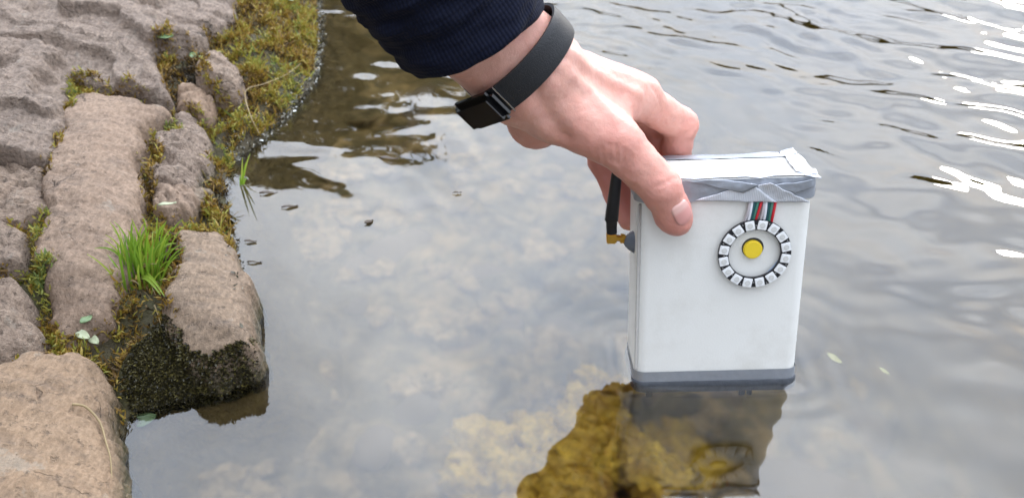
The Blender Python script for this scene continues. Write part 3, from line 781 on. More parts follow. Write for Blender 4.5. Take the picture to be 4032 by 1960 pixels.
c = t.ramp(f, [(0.3, (0.05, 0.035, 0.012)), (0.5, (0.23, 0.15, 0.058)), (0.72, (0.44, 0.30, 0.14))]); t.bsdf(c, 0.7, t.bump(f, 0.8, 0.004)); M['tan_algae'] = t.m
mats = []
for k in range(6):
    o = crumple((0, 0, 0), 1.0, 80 + k, M['tan_algae'], 'algae_mat', None, None, 7, 0.4); mats.append(o.data); bpy.data.objects.remove(o)
for i in range(90):
    for _ in range(40):
        x = rs.uniform(-0.26, 0.16); y = rs.uniform(0.26, 0.85)
        if shore_d(np.array([[x, y]]))[0] < -0.03: break
    r = rs.uniform(0.008, 0.022); o = bpy.data.objects.new('algae_mat', mats[rs.randrange(6)]); COL.objects.link(o); o.parent = bed
    o.location = (x, y, float(bed_h(np.array([[x, y]]))[0]) + 0.004); o.scale = (r * rs.uniform(0.8, 1.5), r, r); o.rotation_euler = (0, 0, rs.uniform(0, 6.28))

# ------------------------------------------------------------------ the white sensor box
t = NT('white_plastic'); p = t.obj(); f = t.noise(900, 3, 0.5, p)
sm = t.ramp(t.noise(22, 6, 0.7, p), [(0.5, 0), (0.75, 1)])
wc = t.mix(t.noise(30, 4, 0.6, p), (0.74, 0.72, 0.67), (0.79, 0.775, 0.73)); wc = t.mix(t.math('MULTIPLY', sm, 0.34), wc, (0.50, 0.46, 0.39))
t.bsdf(wc, t.ramp(t.noise(14, 5, 0.7, p), [(0.35, 0.3), (0.7, 0.55)]), t.bump(f, 0.25, 0.0004)); M['white_plastic'] = t.m
t = NT('silver_tape'); p = t.obj()
wv = t.n('ShaderNodeTexWave', Scale=420.0, Distortion=0.4); t.l(p, wv.inputs['Vector'])
f = t.noise(90, 5, 0.6, p)
t.bsdf(t.mix(f, (0.30, 0.32, 0.36), (0.44, 0.46, 0.50)), 0.36, t.bump(t.math('ADD', f, t.math('MULTIPLY', wv.outputs['Fac'], 0.12)), 0.5, 0.0012), Metallic=0.55); M['tape'] = t.m
t = NT('silver_tape_fold'); p = t.obj()
wv = t.n('ShaderNodeTexWave', Scale=300.0, Distortion=0.3); t.l(p, wv.inputs['Vector'])
t.bsdf(t.mix(t.noise(120, 5, 0.6, p), (0.55, 0.57, 0.61), (0.72, 0.73, 0.76)), 0.4, t.bump(wv.outputs['Fac'], 0.35, 0.0006), Metallic=0.3); M['tape_fold'] = t.m
M['dark_seal'] = simple('dark_seal', (0.05, 0.055, 0.065), 0.4, 200, 0.3, 0.0008)
M['pcb'] = simple('black_board', (0.014, 0.013, 0.016), 0.4, 300, 0.3)
M['led'] = simple('led_package', (0.80, 0.80, 0.79), 0.35, 500, 0.06)
M['lens'] = simple('led_lens', (0.62, 0.61, 0.58), 0.15, 700, 0.15)
M['solder'] = simple('solder', (0.6, 0.6, 0.6), 0.3, 500, 0.2, Metallic=0.9)
M['yellow'] = simple('yellow_button', (0.78, 0.56, 0.02), 0.45, 200, 0.08)
M['dark'] = simple('dark_hole', (0.03, 0.028, 0.025), 0.7, 200, 0.2)
M['film'] = simple('blue_grey_film', (0.30, 0.36, 0.46), 0.3, 150, 0.35, 0.001)
M['w_white'] = simple('wire_white', (0.72, 0.72, 0.75), 0.4, 200, 0.1)
M['w_grey'] = simple('wire_grey', (0.42, 0.39, 0.40), 0.4, 200, 0.1)
M['w_teal'] = simple('wire_teal', (0.012, 0.07, 0.08), 0.4, 200, 0.1)
M['w_green'] = simple('wire_green', (0.05, 0.18, 0.13), 0.4, 200, 0.1)
M['w_red'] = simple('wire_red', (0.55, 0.015, 0.025), 0.4, 200, 0.1)
M['rubber'] = simple('black_rubber', (0.012, 0.012, 0.014), 0.42, 300, 0.3)
M['gold'] = simple('gold_connector', (0.72, 0.42, 0.08), 0.32, 200, 0.15, Metallic=1.0)
M['sealant'] = simple('grey_sealant', (0.14, 0.16, 0.19), 0.45, 150, 0.25, 0.001)
box = empty('sensor_box', BOX_M)
tag(box, 'white plastic sensor box with led ring, half lowered into the water', 'box')
def fr(px, py, b=0.0):
    q = BOX_MI @ PB(px, py, b); return q.x, q.z
def rounded_rect(x0, x1, y0, y1, r, n=8):
    pts = []
    for cx, cy_, a0 in ((x1 - r, y1 - r, 0), (x0 + r, y1 - r, 90), (x0 + r, y0 + r, 180), (x1 - r, y0 + r, 270)):
        for i in range(n + 1): a = R(a0 + 90 * i / n); pts.append((cx + r * math.cos(a), cy_ + r * math.sin(a)))
    return pts
def prism_rings(rings):
    """rings: list of (list of xy, z) -> lofted closed solid"""
    V = []; Fc = []; n = len(rings[0][0])
    for pts, z in rings: V += [(x, y, z) for x, y in pts]
    for k in range(len(rings) - 1):
        for i in range(n): j = (i + 1) % n; Fc.append((k * n + i, k * n + j, k * n + n + j, k * n + n + i))
    Fc.append(tuple(range(n - 1, -1, -1))); Fc.append(tuple((len(rings) - 1) * n + i for i in range(n)))
    return V, Fc
def autosmooth(o, ang=40):
    me = o.data; me.polygons.foreach_set('use_smooth', np.ones(len(me.polygons), bool)); me.set_sharp_from_angle(angle=R(ang)); return o
rr_ = lambda g, r: rounded_rect(-g, BW + g, -g, BD + g, r)
V, Fc = prism_rings([(rr_(-0.0015, 0.006), -0.0055), (rr_(0, 0.0075), -0.004), (rr_(0, 0.0075), BH - 0.0025)])
autosmooth(mesh_obj('body', V, Fc, M['white_plastic'], box))
V, Fc = prism_rings([(rr_(0.0010, 0.008), BH - 0.0024), (rr_(0.0012, 0.008), BH - 0.0008), (rr_(0.0004, 0.0075), BH)])
autosmooth(mesh_obj('lid', V, Fc, M['white_plastic'], box))
# shade of the rounded front-left corner is a coloured strip, added below
def band(name, z0, z1, g, mat, wr=0.0006, seed=0, edge=0.0012, skip_under=None):
    """tape strip wrapped right round the box: wrinkled, with an uneven edge"""
    base = rounded_rect(0, BW, 0, BD, 0.0075, 10)
    # densify
    pts = []; n = len(base)
    for i in range(n):
        a = Vector(base[i]); b = Vector(base[(i + 1) % n]); k = max(1, int((b - a).length / 0.0012))
        for s in range(k): pts.append(a + (b - a) * s / k)
    pts = np.array([q[:] for q in pts]); n = len(pts)
    tg = np.roll(pts, -1, 0) - np.roll(pts, 1, 0); tg /= np.linalg.norm(tg, axis=1)[:, None]
    nr = np.stack([tg[:, 1], -tg[:, 0]], -1)
    rows = 10; V = []
    for r_ in range(rows):
        s = r_ / (rows - 1)
        zz = z0 + (z1 - z0) * s + (edge * (1 - s)) * fbm(np.column_stack([pts, np.zeros(n)]), 60, 3, 400 + seed)
        P3 = np.column_stack([pts, zz])
        off = g + wr * np.abs(fbm(P3, 70, 4, 410 + seed)) + wr * 0.4 * fbm(P3, 200, 2, 420)
        V.append(np.column_stack([pts + nr * off[:, None], zz]))
    V = np.vstack(V); Fc = []
    for r_ in range(rows - 1):
        for i in range(n): j = (i + 1) % n; Fc.append((r_ * n + i, r_ * n + j, r_ * n + n + j, r_ * n + n + i))
    return mesh_obj(name, V, np.array(Fc), mat, box)
band('top_tape', BH - 0.0135, BH - 0.0002, 0.0016, M['tape'], 0.0008, 1)
band('bottom_tape', -0.0035, 0.0108, 0.0006, M['tape'], 0.0002, 2, 0.0)
V, Fc = prism_rings([(rr_(0.0006, 0.0078), -0.0062), (rr_(0.0014, 0.0082), -0.0045), (rr_(0.0014, 0.0082), 0.0028), (rr_(0.0008, 0.0078), 0.0036)])
autosmooth(mesh_obj('dark_seal', V, Fc, M['dark_seal'], box))
for fx, fw_ in ((2560, 0.004), (2930, 0.004), (2960, 0.003)):
    bm = bmesh.new(); bmesh.ops.create_cube(bm, size=1.0, matrix=Matrix.Diagonal((fw_, 0.004, 0.012, 1)))
    bmesh.ops.bevel(bm, geom=list(bm.edges), offset=0.0007, segments=2, affect='EDGES')
    fo = bm_obj('foot', bm, M['dark_seal'], box); fo.location = (fr(fx, 1500)[0], 0.006, -0.011)
bm = bmesh.new(); bmesh.ops.create_cube(bm, size=1.0, matrix=Matrix.Translation((0.0011, 0.0011, BH * 0.5 - 0.001)) @ Matrix.Rotation(R(45), 4, 'Z') @ Matrix.Diagonal((0.0026, 0.0010, BH - 0.028, 1)))
bmesh.ops.bevel(bm, geom=list(bm.edges), offset=0.0002, segments=1, affect='EDGES')
M['edge_shade'] = simple('corner_shade', (0.45, 0.43, 0.40), 0.5, 200, 0.15)
bm_obj('corner_shade', bm, M['edge_shade'], box)  # grey-brown strip put in for the rounded corner's edge shading
# tape turned over the rim onto the lid
def sheet(name, quad_pts, mat, th=0.0003, n=14, wr=0.0006, seed=0):
    """a wrinkled tape patch spanned by four local corner points"""
    a, b, c, d_ = [np.array(q) for q in quad_pts]
    s = np.linspace(0, 1, n); S, T_ = np.meshgrid(s, s, indexing='ij')
    Q = ((1 - S) * (1 - T_))[..., None] * a + (S * (1 - T_))[..., None] * b + (S * T_)[..., None] * c + ((1 - S) * T_)[..., None] * d_
    nn = np.cross(b - a, d_ - a); nn = nn / np.linalg.norm(nn)
    Q = Q + nn * (wr * fbm(Q, 90, 3, 500 + seed))[..., None] + 0.0006 * np.stack([fbm(Q, 120, 2, 510 + k) for k in range(3)], -1)
    o = mesh_obj(name, Q.reshape(-1, 3), grid_faces(n, n), mat, box)
    so = o.modifiers.new('thick', 'SOLIDIFY'); so.thickness = th; return o
e = 0.0009
sheet('tape_rim', [(0.002, -0.001, BH + e), (BW - 0.002, -0.001, BH + e), (BW - 0.004, 0.0035, BH + e), (0.002, 0.004, BH + e)], M['tape_fold'], seed=1)
sheet('tape_rim', [(0.002, BD - 0.007, BH + e), (BW - 0.003, BD - 0.0075, BH + e), (BW - 0.002, BD + 0.0015, BH + e), (0.002, BD + 0.0015, BH + e)], M['tape'], seed=2)
sheet('tape_rim', [(BW - 0.011, 0.003, BH + e * 2), (BW + 0.0015, 0.001, BH + e), (BW + 0.0015, BD - 0.001, BH + e), (BW - 0.009, BD - 0.006, BH + e * 2)], M['tape_fold'], seed=3)
sheet('tape_corner', [(BW - 0.008, -0.0015, BH + 0.0010), (BW + 0.0026, -0.0022, BH - 0.001), (BW + 0.0016, 0.008, BH + 0.0020), (BW - 0.005, 0.006, BH + 0.0012)], M['tape_fold'], seed=4)
sheet('tape_corner', [(BW - 0.010, BD - 0.006, BH + 0.001), (BW + 0.0005, BD - 0.004, BH + 0.0014), (BW - 0.001, BD + 0.002, BH + 0.0032), (BW - 0.010, BD + 0.001, BH + 0.0016)], M['tape'], seed=5)
def fsheet(name, pts, b, mat, seed, wr=0.0005):
    q = []
    for k, (x, y) in enumerate(pts):
        bb = b[k] if isinstance(b, (list, tuple)) else b
        a_, c_ = fr(x, y, bb); q.append((a_, bb, c_))
    return sheet(name, q, mat, 0.00025, 14, wr, seed)
fsheet('tape_fold', [(2735, 790), (3060, 796), (2960, 722), (2900, 740)], [-.0026, -.0030, -.0046, -.0034], M['tape_fold'], 11)
fsheet('tape_fold', [(2990, 792), (3190, 797), (3035, 720), (2985, 730)], [-.0030, -.0026, -.0060, -.0038], M['tape_fold'], 12)
fsheet('tape_fold', [(2700, 712), (2930, 760), (2990, 728), (2860, 708)], [-.0028, -.0040, -.0050, -.0030], M['tape'], 13)
fsheet('tape_fold', [(3040, 730), (3130, 762), (3205, 735), (3205, 708)], [-.0045, -.0036, -.0032, -.0030], M['tape'], 14)
# led ring
ca, cc_ = fr(2971, 999, -0.003)
RO, RI = 0.0222, 0.0158
def ring_solid(ro, ri, y0, y1, n=72):
    V = []; Fc = []
    for i in range(n):
        a = 6.28318 * i / n; c, s = math.cos(a), math.sin(a)
        V += [(ro * c, y0, ro * s), (ri * c, y0, ri * s), (ri * c, y1, ri * s), (ro * c, y1, ro * s)]
    for i in range(n):
        j = (i + 1) % n
        for k in range(4): l_ = (k + 1) % 4; Fc.append((i * 4 + k, i * 4 + l_, j * 4 + l_, j * 4 + k))
    return V, Fc
V, Fc = ring_solid(RO, RI, -0.0034, -0.0016)
ledring = autosmooth(mesh_obj('led_ring', V, Fc, M['pcb'], box)); ledring.location = (ca, 0, cc_)
V, Fc = ring_solid(RO - 0.0014, RI + 0.0014, -0.0016, 0.0003, 48)
autosmooth(mesh_obj('ring_spacer', V, Fc, M['sealant'], ledring))
bm = bmesh.new(); bmesh.ops.create_cube(bm, size=1.0, matrix=Matrix.Diagonal((0.0056, 0.0011, 0.0057, 1)))
bmesh.ops.bevel(bm, geom=list(bm.edges), offset=0.0003, segments=2, affect='EDGES'); led_me = bpy.data.meshes.new('led'); bm.to_mesh(led_me); bm.free(); led_me.materials.append(M['led'])
bm = bmesh.new(); bmesh.ops.create_cone(bm, segments=20, radius1=0.0017, radius2=0.0017, depth=0.0003, cap_ends=True, matrix=Matrix.Rotation(R(90), 4, 'X'))
lens_me = bpy.data.meshes.new('led_lens'); bm.to_mesh(lens_me); bm.free(); lens_me.materials.append(M['lens'])
bm = bmesh.new(); bmesh.ops.create_cube(bm, size=1.0, matrix=Matrix.Diagonal((0.0009, 0.0008, 0.0006, 1))); cap_me = bpy.data.meshes.new('capacitor'); bm.to_mesh(cap_me); bm.free(); cap_me.materials.append(M['solder'])
# one small mesh per lamp: package and round window share an object so the window stays a face of it
bm = bmesh.new(); bm.from_mesh(led_me)
nb = len(bm.faces); bm2 = bmesh.new(); bm2.from_mesh(lens_me); bmesh.ops.translate(bm2, verts=bm2.verts, vec=(0, -0.00062, 0)); tmp = bpy.data.meshes.new('tmp'); bm2.to_mesh(tmp); bm2.free()
bm.from_mesh(tmp); bm.faces.ensure_lookup_table()
for f_ in bm.faces[nb:]: f_.material_index = 1
bm.to_mesh(led_me); bm.free(); led_me.materials.append(M['lens'])
for i in range(16):
    a = R(90 - 11.25 + 22.5 * i + 1.5); rad = (RO + RI) / 2 + 0.0001
    o = bpy.data.objects.new('led', led_me); COL.objects.link(o); o.parent = ledring
    o.location = (rad * math.cos(a), -0.0039, rad * math.sin(a)); o.rotation_euler = (0, -a + R(90), 0)
    a += R(11.25)
    o = bpy.data.objects.new('capacitor', cap_me); COL.objects.link(o); o.parent = ledring
    o.location = ((rad + 0.0018 * (1 if i % 2 else -0.2)) * math.cos(a), -0.0037, (rad + 0.0018 * (1 if i % 2 else -0.2)) * math.sin(a)); o.rotation_euler = (0, -a, 0)
# film scrap inside the ring, lower right
q = [fr(3000, 1085), fr(3065, 1015), fr(3072, 1055), fr(3040, 1082)]
sheet('film_scrap', [(x, -0.0016, z) for x, z in q], M['film'], seed=21, wr=0.0004)
# button
ba, bc = fr(2967, 987, -0.004)
bm = bmesh.new(); bmesh.ops.create_cone(bm, segments=40, radius1=0.0067, radius2=0.0064, depth=0.0006, cap_ends=True, matrix=Matrix.Translation((0.0004, -0.0003, 0.0003)) @ Matrix.Rotation(R(90), 4, 'X'))
hole = bm_obj('button_hole', bm, M['dark'], box, True); hole.location = (ba, 0, bc); autosmooth(hole)
bm = bmesh.new(); bmesh.ops.create_cone(bm, segments=40, radius1=0.0057, radius2=0.0058, depth=0.0052, cap_ends=True, matrix=Matrix.Translation((0, -0.0006, 0)) @ Matrix.Rotation(R(90), 4, 'X'))
bmesh.ops.bevel(bm, geom=[e_ for e_ in bm.edges if abs(e_.verts[0].co.y - e_.verts[1].co.y) < 1e-5], offset=0.0006, segments=3, affect='EDGES')
btn = bm_obj('button', bm, M['yellow'], box, True); btn.location = (ba, 0, bc); autosmooth(btn, 50)
# ribbon wires
def tube(P, r, mat, name, parent, nseg=10, close=True):
    P = np.array([tuple(q) for q in P], float); n = len(P)
    rad = np.full(n, r) if np.isscalar(r) else np.array(r)
    tg = np.gradient(P, axis=0); tg /= np.linalg.norm(tg, axis=1)[:, None]
    ref = np.array([0.3, 0.5, 0.8]); s1 = np.cross(tg, ref); s1 /= np.linalg.norm(s1, axis=1)[:, None]; s2 = np.cross(tg, s1)
    V = []; Fc = []
    for i in range(n):
        for a in range(nseg):
            an = 6.28318 * a / nseg; V.append(P[i] + rad[i] * (s1[i] * math.cos(an) + s2[i] * math.sin(an)))
    for i in range(n - 1):
        for a in range(nseg): b = (a + 1) % nseg; Fc.append((i * nseg + a, i * nseg + b, i * nseg + nseg + b, i * nseg + nseg + a))
    Fc.append(tuple(range(nseg - 1, -1, -1))); Fc.append(tuple((n - 1) * nseg + a for a in range(nseg)))
    return autosmooth(mesh_obj(name, V, Fc, mat, parent), 60)
cols = ['w_grey', 'w_white', 'w_teal', 'w_green', 'w_red']
for (bx0, bx1, tx0, tx1) in [(2926, 2970, 2952, 2998), (2986, 3036, 3008, 3052)]:
    for k in range(5):
        s = k / 4
        a0, c0 = fr(bx0 + (bx1 - bx0) * s, 880); a1, c1 = fr(tx0 + (tx1 - tx0) * s, 780)
        pts = []
        for u in np.linspace(0, 1, 9):
            pts.append((a0 + (a1 - a0) * u + 0.0004 * math.sin(u * 3.1 + k), -0.0010 - 0.0012 * math.sin(u * math.pi), c0 + (c1 - c0) * u))
        tube(pts, 0.00085, M[cols[k]], 'wire', box)
# antenna on the left side
ant = empty('antenna'); ant.parent = box
AB = 0.018
def al(px, py, b=AB): q = BOX_MI @ PB(px, py, b); return Vector((q.x, q.y, q.z))
a_top = al(2447, 600); a_a = al(2428, 690); a_b = al(2407, 868); a_c = al(2408, 872); a_d = al(2409, 918)
tube([a_top, a_top.lerp(a_a, .5), a_a, a_a.lerp(a_b, .5), a_b, a_c, a_d], [0.0029, 0.0031, 0.0033, 0.0038, 0.0043, 0.0035, 0.0033], M['rubber'], 'antenna_rod', ant, 20)
bm = bmesh.new(); bmesh.ops.create_cube(bm, size=1.0, matrix=Matrix.Diagonal((0.0062, 0.0062, 0.0062, 1)))
bmesh.ops.bevel(bm, geom=list(bm.edges), offset=0.0006, segments=2, affect='EDGES')
gc = bm_obj('connector', bm, M['gold'], ant); gc.location = al(2407, 936)
c0 = al(2424, 936); c1 = al(2466, 941)
tube([c0, c0.lerp(c1, .45), c0.lerp(c1, .46), c0.lerp(c1, .8), c0.lerp(c1, .81), c1], [0.0021, 0.0021, 0.0032, 0.0032, 0.0024, 0.0024], M['gold'], 'connector_nut', ant, 6)
# dab of sealant where it enters the box
n_ = 16; V = []; Fc = []
cs = al(2496, 948)
for i in range(n_):
    for j in range(9):
        a = 6.28318 * i / n_; s = j / 8
        wob = 1 + 0.12 * math.sin(3 * a + 1)
        V.append((-0.0002 - 0.0068 * (1 - s ** 2) + 0.0004, cs.y + 0.0082 * s * wob * math.cos(a), cs.z + 0.0070 * s * wob * math.sin(a)))
for i in range(n_):
    for j in range(8): k2_ = (i + 1) % n_; Fc.append((i * 9 + j, k2_ * 9 + j, k2_ * 9 + j + 1, i * 9 + j + 1))
mesh_obj('sealant', V, Fc, M['sealant'], box)

# ------------------------------------------------------------------ hand and arm (implicit surface)
def surface_nets(fn, lo, hi, h):
    n = np.ceil((np.array(hi) - np.array(lo)) / h).astype(int) + 1
    axs = [lo[i] + h * np.arange(n[i]) for i in range(3)]
    G = np.stack(np.meshgrid(*axs, indexing='ij'), -1).reshape(-1, 3)
    val = np.empty(len(G))
    for s in range(0, len(G), 400000): val[s:s + 400000] = fn(G[s:s + 400000])
    v = val.reshape(n); ins = v < 0
    cs_ = n - 1; acc = np.zeros(tuple(cs_) + (3,)); cnt = np.zeros(tuple(cs_))
    cor = [(0, 0, 0), (1, 0, 0), (0, 1, 0), (1, 1, 0), (0, 0, 1), (1, 0, 1), (0, 1, 1), (1, 1, 1)]
    sl = lambda c: tuple(slice(c[i], c[i] + cs_[i]) for i in range(3))
    for a in range(8):
        for b in range(a + 1, 8):
            d_ = [cor[b][i] - cor[a][i] for i in range(3)]
            if sum(map(abs, d_)) != 1: continue
            va_, vb_ = v[sl(cor[a])], v[sl(cor[b])]
            k = (va_ < 0) != (vb_ < 0)
            tt = np.where(k, va_ / np.where(k, va_ - vb_, 1), 0)
            pos = np.array(cor[a], float) + tt[..., None] * np.array(d_, float)
            acc += np.where(k[..., None], pos, 0); cnt += k
    has = cnt > 0
    ii = np.argwhere(has)
    V = np.array(lo) + h * (ii + acc[has] / cnt[has][:, None])
    idx = -np.ones(tuple(cs_), int); idx[has] = np.arange(len(ii))
    F_ = []
    for axn in range(3):
        u, w = [(1, 2), (2, 0), (0, 1)][axn]
        s0 = [slice(1, -1)] * 3; s0[axn] = slice(0, -1); s1 = [slice(1, -1)] * 3; s1[axn] = slice(1, None)
        A, B = ins[tuple(s0)], ins[tuple(s1)]
        for flip, k in ((False, A & ~B), (True, ~A & B)):
            e_ = np.argwhere(k)
            if len(e_) == 0: continue
            e_[:, u] += 1; e_[:, w] += 1
            def cell(du, dw):
                q = e_.copy(); q[:, u] += du; q[:, w] += dw; return idx[q[:, 0], q[:, 1], q[:, 2]]
            quad = [cell(-1, -1), cell(0, -1), cell(0, 0), cell(-1, 0)]
            if flip: quad = quad[::-1]
            F_.append(np.stack(quad, -1))
    F_ = np.vstack(F_); F_ = F_[(F_ >= 0).all(1)]
    return V, F_
def cone_d(P, a, b, ra, rb):
    a = np.array(a[:]); b = np.array(b[:]); ab = b - a
    tt = np.clip(((P - a) @ ab) / (ab @ ab + 1e-15), 0, 1)
    return np.linalg.norm(P - (a + tt[:, None] * ab), axis=1) - (ra + (rb - ra) * tt)
def ell_d(P, c, axes, r):
    q = (P - np.array(c[:])) @ np.array([a[:] for a in axes]).T
    r = np.array(r); k0 = np.linalg.norm(q / r, axis=1); k1 = np.linalg.norm(q / r ** 2, axis=1)
    return k0 * (k0 - 1) / (k1 + 1e-9)
def smin(a, b, k):
    h = np.clip(0.5 + 0.5 * (b - a) / k, 0, 1); return b * (1 - h) + a * h - k * h * (1 - h)
def chain(P, pts, rads, k):
    d_ = None
    for i in range(len(pts) - 1):
        e_ = cone_d(P, pts[i], pts[i + 1], rads[i], rads[i + 1]); d_ = e_ if d_ is None else smin(d_, e_, k)
    return d_
def taubin(V, F_, it=4, lam=0.5, mu=-0.52):
    n = len(V); E_ = np.vstack([F_[:, [0, 1]], F_[:, [1, 2]], F_[:, [2, 3]], F_[:, [3, 0]]]); E_ = np.vstack([E_, E_[:, ::-1]])
    deg = np.bincount(E_[:, 0], minlength=n).astype(float)[:, None]
    for i in range(it * 2):
        s = np.zeros_like(V)
        for c in range(3): s[:, c] = np.bincount(E_[:, 0], V[E_[:, 1], c], minlength=n)
        V = V + (lam if i % 2 == 0 else mu) * (s / deg - V)
    return V
# joints: picture position and distance behind the front plane of the box
J = {}
for k, v in dict(
    elbow=(1000, -830, -.060), fore=(1760, -10, -.036), wrist=(2075, 285, -.012), wrist2=(1960, 200, -.022),
    t_cmc=(2190, 430, -.010), t_mcp=(2425, 560, -.013), t_ip=(2598, 735, -.0125), t_tip=(2664, 862, -.0085),
    i_mcp=(2520, 385, .030), i_pip=(2676, 492, .056), i_dip=(2655, 650, .060), i_tip=(2640, 760, .056),
    m_mcp=(2470, 365, .046), m_pip=(2590, 500, .078), m_dip=(2575, 680, .070), m_tip=(2570, 790, .056),
    r_mcp=(2400, 390, .058), r_pip=(2490, 570, .084), r_dip=(2500, 730, .072), r_tip=(2520, 830, .057),
    l_mcp=(2320, 440, .062), l_pip=(2372, 640, .072), l_dip=(2425, 770, .066), l_tip=(2475, 868, .054),
    hyp=(2110, 470, .022), pal=(2330, 470, .030)).items():
    J[k] = PB(*v)
arm_ax = (J['elbow'] - J['wrist']).normalized()
_vw = (CAM_O - J['wrist']).normalized()
w_side = arm_ax.cross(_vw).normalized()          # across the wrist in the picture plane
w_nrm = w_side.cross(arm_ax).normalized()
if w_nrm.dot(_vw) < 0: w_nrm = -w_nrm
if w_side.dot(CAM_U) < 0: w_side = -w_side
def arm_ell(P, a, b, ra, rb):
    """elliptic cone: ra, rb = (half width, half thickness)"""
    a_ = np.array(a[:]); b_ = np.array(b[:]); ab = b_ - a_
    tt = np.clip(((P - a_) @ ab) / (ab @ ab), -0.02, 1.02)
    q = P - (a_ + tt[:, None] * ab)
    rw = ra[0] + (rb[0] - ra[0]) * tt; rt = ra[1] + (rb[1] - ra[1]) * tt
    x = q @ np.array(w_side[:]); y = q @ np.array(w_nrm[:]); z = q @ np.array(arm_ax[:])
    k = np.sqrt((x / rw) ** 2 + (y / rt) ** 2 + (z / rt) ** 2)
    return (k - 1) * np.minimum(rw, rt)
def hand_sdf(P):
    d_ = arm_ell(P, J['wrist'], J['fore'], (0.0285, 0.0205), (0.031, 0.025))
    # palm block
    pal = smin(cone_d(P, J['wrist'], J['i_mcp'], 0.019, 0.0125), cone_d(P, J['wrist'], J['m_mcp'], 0.019, 0.0125), 0.012)
    pal = smin(pal, cone_d(P, J['wrist'], J['r_mcp'], 0.018, 0.0120), 0.012)
    pal = smin(pal, cone_d(P, J['hyp'], J['l_mcp'], 0.0150, 0.0115), 0.012)
    pal = smin(pal, cone_d(P, J['wrist'], J['hyp'], 0.018, 0.0145), 0.012)
    pal = smin(pal, cone_d(P, J['wrist'], J['t_cmc'], 0.018, 0.0165), 0.014)
    d_ = smin(d_, pal, 0.014)
    # web between thumb and forefinger
    web = cone_d(P, J['t_mcp'].lerp(J['t_cmc'], .25), J['i_mcp'].lerp(J['wrist'], .12), 0.010, 0.009)
    d_ = smin(d_, web, 0.016)
    th = chain(P, [J['t_cmc'], J['t_mcp'], J['t_ip'], J['t_tip']], [0.0175, 0.0148, 0.0120, 0.0100], 0.004)
    pad = ell_d(P, J['t_tip'].lerp(J['t_ip'], .25), (Vector((1, 0, 0)), Vector((0, 1, 0)), Vector((0, 0, 1))), (0.0104, 0.0096, 0.0125))
    th = smin(th, pad, 0.004)
    d_ = smin(d_, th, 0.010)
    for f_, r0 in (('i', 0.0108), ('m', 0.0108), ('r', 0.0100), ('l', 0.0088)):
        fg = chain(P, [J[f_ + '_mcp'], J[f_ + '_pip'], J[f_ + '_dip'], J[f_ + '_tip']], [r0 + 0.0012, r0, r0 * 0.9, r0 * 0.78], 0.002)
        kn = np.linalg.norm(P - np.array(J[f_ + '_pip'][:]), axis=1) - r0 * 1.06
        fg = smin(fg, kn, 0.003)
        d_ = smin(d_, fg, 0.0045)
    return d_
pts = np.array([J[k][:] for k in J if k not in ('elbow',)])
lo = pts.min(0) - 0.036; hi = pts.max(0) + 0.036
V, Fc = surface_nets(hand_sdf, lo, hi, 0.0014)
# keep the part below the sleeve end
axn = np.array(arm_ax[:]); s_ = (V - np.array(J['wrist'][:])) @ axn
V = taubin(V, Fc, 3)
def vnormals(V, Fc):
    n = np.cross(V[Fc[:, 2]] - V[Fc[:, 0]], V[Fc[:, 3]] - V[Fc[:, 1]])
    out = np.zeros_like(V)
    for c in range(4):
        for k in range(3): out[:, k] += np.bincount(Fc[:, c], n[:, k], minlength=len(V))
    return out / (np.linalg.norm(out, axis=1)[:, None] + 1e-12)
def project_px(V):
    q = V - np.array(CAM_O[:]); z = q @ np.array(CAM_F[:])
    return np.stack([IW / 2 + F_PX * (q @ np.array(CAM_R[:])) / z, IH / 2 - F_PX * (q @ np.array(CAM_U[:])) / z], -1)
Nn = vnormals(V, Fc)
# skin folds, tendons: grooves measured along the skin around 3-D lines lying on the hand
def skin_pt(px, py):
    d_ = np.array(ray(px, py)[:]); o_ = np.array(CAM_O[:]); tt = 0.3
    for _ in range(60):
        g = hand_sdf((o_ + d_ * tt)[None])[0]
        if g < 0.0003: break
        tt += max(g, 0.0004) * 0.8
    return o_ + d_ * tt
def groove(pl, depth, width):
    q = np.array([skin_pt(x, y) for x, y in pl]); dd = np.full(len(V), 1e9)
    for a, b in zip(q[:-1], q[1:]):
        ab = b - a; tt = np.clip(((V - a) @ ab) / (ab @ ab + 1e-15), 0, 1)
        dd = np.minimum(dd, np.linalg.norm(V - (a + tt[:, None] * ab), axis=1))
    return -depth * np.exp(-(dd / width) ** 2)
disp = np.zeros(len(V))
for pl, dp in [([(2372, 585), (2378, 640), (2388, 690)], .0008), ([(2398, 570), (2402, 630), (2408, 700)], .0010), ([(2425, 575), (2428, 640), (2432, 710)], .0011), ([(2456, 590), (2454, 640), (2452, 700)], .0008), ([(2345, 590), (2352, 630), (2365, 670)], .0006), ([(2482, 610), (2478, 650), (2470, 690)], .0006)]:
    disp += groove(pl, dp, 0.0014)
disp += groove([(2108, 340), (2130, 400), (2170, 470), (2215, 545)], 0.0030, 0.0055)
disp += groove([(2590, 735), (2630, 715), (2680, 700)], 0.0007, 0.0014) + groove([(2600, 755), (2640, 738), (2690, 722)], 0.0003, 0.0014)
disp += groove([(2600, 545), (2650, 545), (2700, 528), (2730, 510)], 0.0007, 0.0018)
for pl, h_ in [([(2230, 200), (2380, 300), (2520, 375)], -0.0016), ([(2200, 260), (2330, 360), (2420, 470)], -0.0013), ([(2280, 190), (2420, 280), (2540, 330)], -0.0008)]:
    disp += groove(pl, h_, 0.0038)
for pl in [[(2640, 470), (2690, 470), (2735, 480)], [(2645, 490), (2695, 492), (2738, 500)], [(2570, 345), (2590, 375), (2600, 410)]]:
    disp += groove(pl, 0.0006, 0.0013)
disp += 0.0008 * fbm(V, 60, 3, 600) + 0.00018 * fbm(V, 260, 2, 610)
